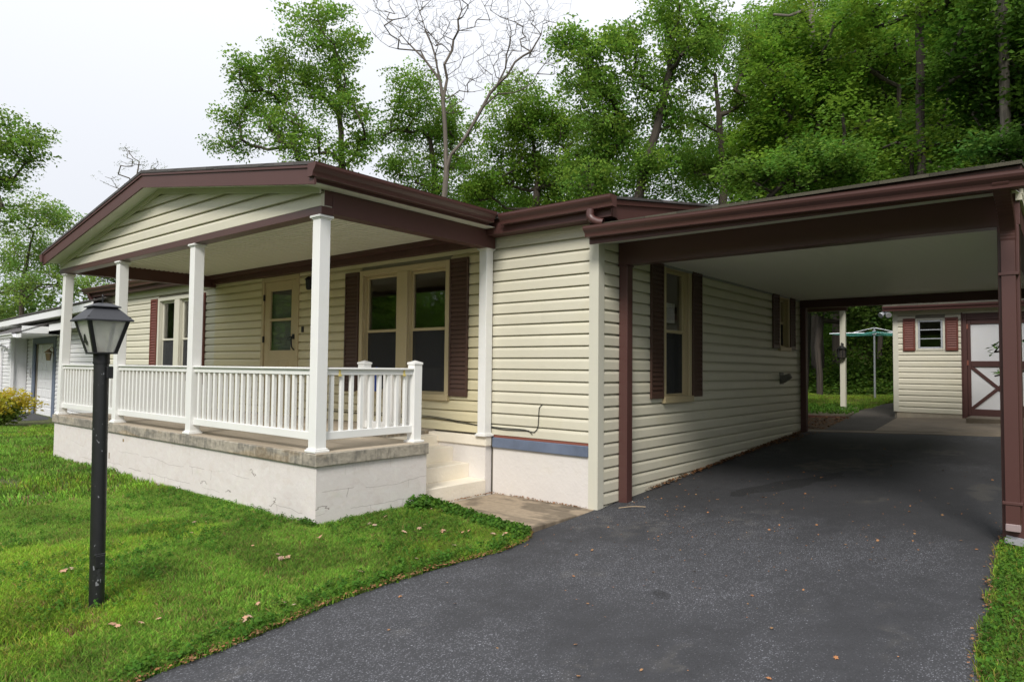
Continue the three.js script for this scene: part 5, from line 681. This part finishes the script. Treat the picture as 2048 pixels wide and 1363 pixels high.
{ // shrubs
  const r = RNG(88), sh = (x, z, R, h, n, geo, s, col, label, stem) => { const y0 = ground(x, z), g = thing('shrub', label, 'shrub', [x, y0, z]), nodes = [{ p: V3(0, -0.05, 0), up: -1 }, { p: V3(0, 0.08, 0), up: 0 }], tg = []; for (let i = 0; i < n / 6; i++) { const a = r() * 6.283, d = R * Math.sqrt(r()); tg.push(V3(Math.cos(a) * d, h * (0.35 + 0.65 * r()) * (1 - 0.35 * d / R), Math.sin(a) * d)); } const tips = tg.map(q => q.clone()); grow(nodes, tg, r, 1); part(g, 'stems', limbs(nodes, stem, 0.4), BARK.brown); const list = []; for (let i = 0; i < n; i++) { const q = tips[i % tips.length], f = 0.35 + 0.65 * r(); list.push([q.x * f + (r() - 0.5) * 0.16, q.y * f + (r() - 0.5) * 0.16 + 0.05, q.z * f + (r() - 0.5) * 0.16, s * (0.7 + 0.6 * r()), 1]); } scatter(list, geo, leafMat, 'foliage', g, col); return g; };
  const fo = sh(-15.75, 1.3, 0.7, 0.62, 120, CL.yellow, 1.4, [0.22, 0.30, 0.05], 'yellow and green shrub in front of the garage wall', 0.03);
  const yl = []; for (let i = 0; i < 150; i++) { const a = r() * 6.283, d = 0.75 * Math.sqrt(r()); yl.push([Math.cos(a) * d, 0.35 + (0.52 - 0.3 * d) * r() + 0.05, Math.sin(a) * d, 1.0 + 0.6 * r(), 1]); } scatter(yl, CL.yellow, leafMat, 'yellow_leaves', fo, [0.52, 0.44, 0.05]);
  // glossy shrub behind the carport post: branch sprays reach past it
  const g = thing('shrub', 'dark glossy leaved shrub reaching past the near carport post', 'shrub', [4.05, ground(4.05, -3.0), -3.0]), y0 = ground(4.05, -3), nodes = [{ p: V3(0, -0.05, 0), up: -1 }, { p: V3(0, 0.3, 0), up: 0 }], tg = [V3(-0.86, 1.42, 0.05), V3(-0.80, 1.36, -0.1), V3(-0.92, 1.34, 0.0), V3(-0.80, 1.12, 0.0), V3(-0.92, 1.08, 0.05), V3(-0.72, 1.46, 0.0)]; for (let i = 0; i < 26; i++) tg.push(V3(-0.2 + r() * 1.3, 0.4 + 1.5 * r(), (r() - 0.5) * 1.2)); const tips = tg.map(q => q.clone()); grow(nodes, tg, r, 1); part(g, 'stems', limbs(nodes, 0.03, 0.4), BARK.dark);
  const list = []; tips.forEach((q, i) => { for (let k = 0; k < (i < 6 ? 2 : 12); k++) list.push([q.x + (r() - 0.5) * (i < 6 ? 0.1 : 0.3), q.y + (r() - 0.5) * (i < 6 ? 0.1 : 0.3), q.z + (r() - 0.5) * 0.2, 0.9 + 0.4 * r(), 1]); }); scatter(list, clump(9, 4, 0.06, 0.075, 0.017, 0.5), phys([1, 1, 1], 0.4, { side: THREE.DoubleSide }), 'foliage', g, [0.075, 0.17, 0.03]);
}
// ------------------------------------------------------------ lawn, weeds, litter
{
  const r = RNG(500), CX = 3.81, CZ = 5.97;
  const blade = (n, R, h, w, seed) => { const q = RNG(seed), pos = [], col = []; for (let i = 0; i < n; i++) { const a = q() * 6.283, d = R * Math.sqrt(q()), x = Math.cos(a) * d, z = Math.sin(a) * d, t = q() * 6.283, H = h * (0.55 + 0.75 * q()), lean = H * (0.2 + 0.75 * q()), b = q() * 6.283, lx = Math.cos(b) * lean, lz = Math.sin(b) * lean, wx = Math.cos(t) * w, wz = Math.sin(t) * w; const A = [x - wx, -0.01, z - wz], B = [x + wx, -0.01, z + wz], m0 = [x - wx * 0.7 + lx * 0.35, H * 0.6, z - wz * 0.7 + lz * 0.35], m1 = [x + wx * 0.7 + lx * 0.35, H * 0.6, z + wz * 0.7 + lz * 0.35], T0 = [x + lx, H, z + lz]; pos.push(...A, ...B, ...m1, ...A, ...m1, ...m0, ...m0, ...m1, ...T0); const k = 0.6 + 0.8 * q(), dead = q() < 0.12, cc = dead ? [1.5 * k, 0.8 * k, 1.6 * k] : [k * (0.85 + 0.3 * q()), k, k]; for (let v = 0; v < 9; v++) col.push(...cc); } const g = new THREE.BufferGeometry(); g.setAttribute('position', new THREE.Float32BufferAttribute(pos, 3)); g.setAttribute('color', new THREE.Float32BufferAttribute(col, 3)); g.computeVertexNormals(); return g; };
  const gm = phys([1, 1, 1], 0.8, { vertexColors: true, transmission: 0.28, thickness: 0, specularIntensity: 0.4, side: THREE.DoubleSide });
  const bare = (x, z) => inHouse(x, z) || inPorch(x, z) || inPad(x + 0.02, z - 0.02) || inDrive(x - 0.015, z) || inDrive(x + 0.015, z) || Math.hypot(x + 0.985, z - 4.28) < 0.05;
  const turf = (n, x0, x1, z0, z1, s0, keep, geo, col, name, label) => {
    const list = []; for (let i = 0; i < n; i++) { const x = lerp(x0, x1, r()), z = lerp(z0, z1, r()); if (bare(x, z) || !keep(x, z)) continue; const p = fbm(x * 1.3 + 70, z * 1.3 + 70, 4), q = fbm(x * 5 + 10, z * 5 + 10, 3); if (q < 0.36 && r() < 0.75) continue; list.push([x, ground(x, z), z, s0 * (0.65 + 0.45 * p + 0.5 * r()), 0.70 + 0.6 * p, 0.5]); }
    const im = scatter(list, geo, gm, numbered(name), scene, col); const c = new THREE.Color(); const rr = RNG(9);
    list.forEach(([x, , z], i) => { const w = sstep(0.50, 0.68, fbm(x * 0.9 + 33, z * 0.9 + 5, 4)), d = rr() < 0.05 ? 1 : 0, k = (0.55 + 0.8 * rr()) * (0.8 + 0.4 * sstep(0.3, 0.7, fbm(x * 2.6 + 14, z * 2.6 + 3, 3))); im.setColorAt(i, d ? c.setRGB(0.26 * k, 0.20 * k, 0.08 * k) : c.setRGB(lerp(col[0], col[0] * 1.3, w) * k, lerp(col[1], col[1] * 1.15, w) * k, lerp(col[2], col[2] * 0.85, w) * k)); });
    tag(im, label, 'grass', null, 'stuff'); return im;
  };
  const gNear = blade(17, 0.036, 0.036, 0.0023, 3), gFar = blade(22, 0.09, 0.040, 0.0042, 4), gc = [0.148, 0.298, 0.032];
  const zone = (x, z) => z < 7;
  turf(92000, -4.2, 0.15, 1.0, 5.9, 1, zone, gNear, gc, 'lawn_grass', 'mown green front lawn beside the driveway');
  turf(34000, -22, -4.2, -1, 9, 1.1, (x, z) => !(x < -15.2 && z < 2.7), gFar, gc, 'lawn_grass', 'front lawn running past the porch to the neighbouring house');
  turf(13000, 3.3, 5.2, -2.5, 3.2, 1.05, () => true, gNear, [0.135, 0.25, 0.024], 'lawn_grass', 'grass strip right of the driveway');
  turf(16000, 5.2, 15, -1.5, 10, 1.1, () => true, gFar, gc, 'lawn_grass', 'side lawn below the wood edge right of the carport');
  turf(9000, -4.2, 0, 5.9, 11, 1.1, () => true, gFar, gc, 'lawn_grass', 'lawn nearest the road left of the driveway');
  turf(20000, -9, 3, -16.5, -9.0, 1.0, (x, z) => !(inWalk(x, z) && x > 0.14) && !(x > -1.3 && x < 0.2 && z > -10.9) && !(x > 1 && z > -11.6) && !(x > -0.8 && z > -9.3), gFar, [0.16, 0.275, 0.026], 'lawn_grass', 'back lawn between the patio and the wooded bank');
  // low broad leaved weeds along the edges
  const weeds = []; const put = (x, z, s, t) => { if (!bare(x, z)) weeds.push([x, ground(x, z) + 0.02 + 0.03 * r(), z, s * (0.8 + 0.6 * r()), t]); };
  for (let i = 0; i < 520; i++) { const z = lerp(1.0, 4.4, r()); put(edgeL(z) - 0.02 - 0.25 * r() * r(), z, 0.62, 1); }
  for (let i = 0; i < 900; i++) put(lerp(-1.35, -0.05, r()), 1.07 + 0.22 * r() * r(), 0.75, 1);
  for (let i = 0; i < 130; i++) { const a = r() * 6.283, d = 0.16 * Math.sqrt(r()); weeds.push([-1.27 + Math.cos(a) * d, ground(-1.27, 1.25) + 0.02 + (0.17 - d) * 0.6 * r(), 1.25 + Math.sin(a) * d, 1.2, 1]); }
  for (let i = 0; i < 9000; i++) { const x = lerp(-4, -0.1, r()), z = lerp(1.2, 5.4, r()); if (fbm(x * 1.8 + 90, z * 1.8 + 40, 4) > 0.55) put(x, z, 0.42, 1.05); }
  for (let i = 0; i < 700; i++) { const z = lerp(-1.6, 2.4, r()); put(edgeR(z) + 0.02 + 0.6 * r() * r(), z, 0.5, 1); }
  for (let i = 0; i < 90; i++) put(lerp(-1.5, -1.3, r()), 2.45 + 0.06 * r(), 0.5, 0.8);
  for (let i = 0; i < 500; i++) { const x = lerp(-1.4, 0.15, r()), z = lerp(-9.4, -11.2, r()); weeds.push([x, ground(x, z) + 0.04, z, 1.1, 1]); }
  tag(scatter(weeds, CL.weed, leafMat, numbered('weeds'), scene, [0.095, 0.215, 0.026]), 'clover and broad leaved weeds along the lawn and paving edges', 'weeds', null, 'stuff');
  // dry leaves and bits
  const leaf = (() => { const P = [[0, 0, -1], [0.32, 0.12, -0.45], [0.75, 0.05, -0.3], [0.42, 0.16, 0.05], [0.62, 0.1, 0.5], [0.2, 0.12, 0.45], [0, 0.02, 1], [-0.2, 0.14, 0.45], [-0.6, 0.06, 0.5], [-0.42, 0.18, 0.05], [-0.75, 0.1, -0.3], [-0.3, 0.1, -0.45]], pos = []; for (let i = 0; i < 12; i++) pos.push(0, 0.06, 0, ...P[(i + 1) % 12], ...P[i]); const g = new THREE.BufferGeometry(); g.setAttribute('position', new THREE.Float32BufferAttribute(pos, 3)); g.computeVertexNormals(); return g; })();
  const lm = std([1, 1, 1], 0.85, { side: THREE.DoubleSide }), dry = [], pale = [], dg = (x, z) => gz(z) + 0.04 * x + 0.01;
  for (let i = 0; i < 330; i++) { const x = clamp(1.5 + (r() + r() + r() - 1.5) * 1.9, 0.2, 3.3), z = -0.2 + (r() + r() + r() - 1.5) * 2.4; dry.push([x, dg(x, z), z, 0.005 + 0.013 * r() * r(), 1]); }
  for (let i = 0; i < 90; i++) { const x = lerp(0.1, 3.3, r()), z = lerp(-5.5, 3.6, r()); dry.push([x, dg(x, z), z, 0.006 + 0.012 * r(), 0.9]); }
  for (let i = 0; i < 1100; i++) { const t = r(), z = lerp(-0.9, -6.5, Math.pow(r(), 0.75)), x = 0.02 + r() * r() * lerp(0.08, 0.42, sstep(-3.5, -6.5, z)); dry.push([x, dg(x, z) + 0.03 * r() * (1 - x), z, 0.012 + 0.016 * r(), 0.55]); }
  for (let i = 0; i < 900; i++) { const z = lerp(1.05, 4.6, r()); const x = edgeL(z) - 0.05 + 0.085 * r(); dry.push([x, ground(Math.min(x, 0), z) + 0.02 + 0.015 * r(), z, 0.006 + 0.010 * r(), 0.75]); }
  for (let i = 0; i < 300; i++) { const z = lerp(-0.6, 2.4, r()), x = edgeR(z) - 0.04 + 0.09 * r(); dry.push([x, dg(x, z) + 0.012, z, 0.005 + 0.009 * r(), 0.75]); }
  for (let i = 0; i < 120; i++) { const x = lerp(-1.42, -0.1, r()); dry.push([x, 0.008 + 0.01 * r(), 0.03 + 0.06 * r() * r(), 0.008 + 0.012 * r(), 0.8]); dry.push([-1.41 + 0.05 * r(), 0.01, lerp(0.05, 1, r()), 0.008 + 0.012 * r(), 0.8]); }
  for (let i = 0; i < 260; i++) { const x = lerp(-0.7, 0.3, r()), z = lerp(-7, -9, r()); dry.push([x, dg(x, z) + 0.01, z, 0.03, 0.6]); }
  tag(scatter(dry, leaf, lm, numbered('leaf_litter'), scene, [0.30, 0.145, 0.06]), 'small brown leaves and bits scattered on the asphalt and along its edges', 'leaves', null, 'stuff');
  for (let i = 0; i < 26; i++) { const x = lerp(-3.4, -0.15, r()), z = lerp(1.2, 5.0, r()); if (!bare(x, z)) pale.push([x, ground(x, z) + 0.05, z, 0.012 + 0.018 * r(), 1]); }
  for (const [x, z] of [[-0.35, 1.5], [-0.5, 1.7], [-0.75, 1.75], [-0.7, 1.95], [-0.25, 1.9], [-1.0, 2.05], [-1.05, 2.6], [-0.9, 3.1], [-0.8, 3.0], [-0.14, 1.35], [-0.2, 3.45], [-0.17, 3.7], [-0.6, 4.25], [-1.5, 4.3]]) for (let k = 0; k < 3; k++) pale.push([x + (r() - 0.5) * 0.14, ground(x, z) + 0.055, z + (r() - 0.5) * 0.14, 0.018 + 0.018 * r(), 1.1]);
  tag(scatter(pale, leaf, lm, numbered('fallen_leaves'), scene, [0.40, 0.25, 0.17]), 'pale tan fallen leaves lying in the front lawn', 'leaves', null, 'stuff');
  const tw = single('fallen_twig', tube([[0.20, dg(0.2, -0.1) + 0.008, -0.10], [0.30, dg(0.3, -0.2) + 0.012, -0.20], [0.42, dg(0.42, -0.26) + 0.008, -0.26]], 0.004, 5), std([0.40, 0.30, 0.19], 0.9), 'thin pale twig on the asphalt by the left carport post', 'twig');
  const brick = single('mulch_edging', rb(-0.75, 0.16, gz(-9.1) - 0.06, gz(-9.1) + 0.02, -9.16, -9.10, 0.01), std([0.16, 0.07, 0.055], 0.9, { map: T.concrete }), 'low dark edging between the mulch and the gravel', 'edging');
}
renderer.render(scene, camera);
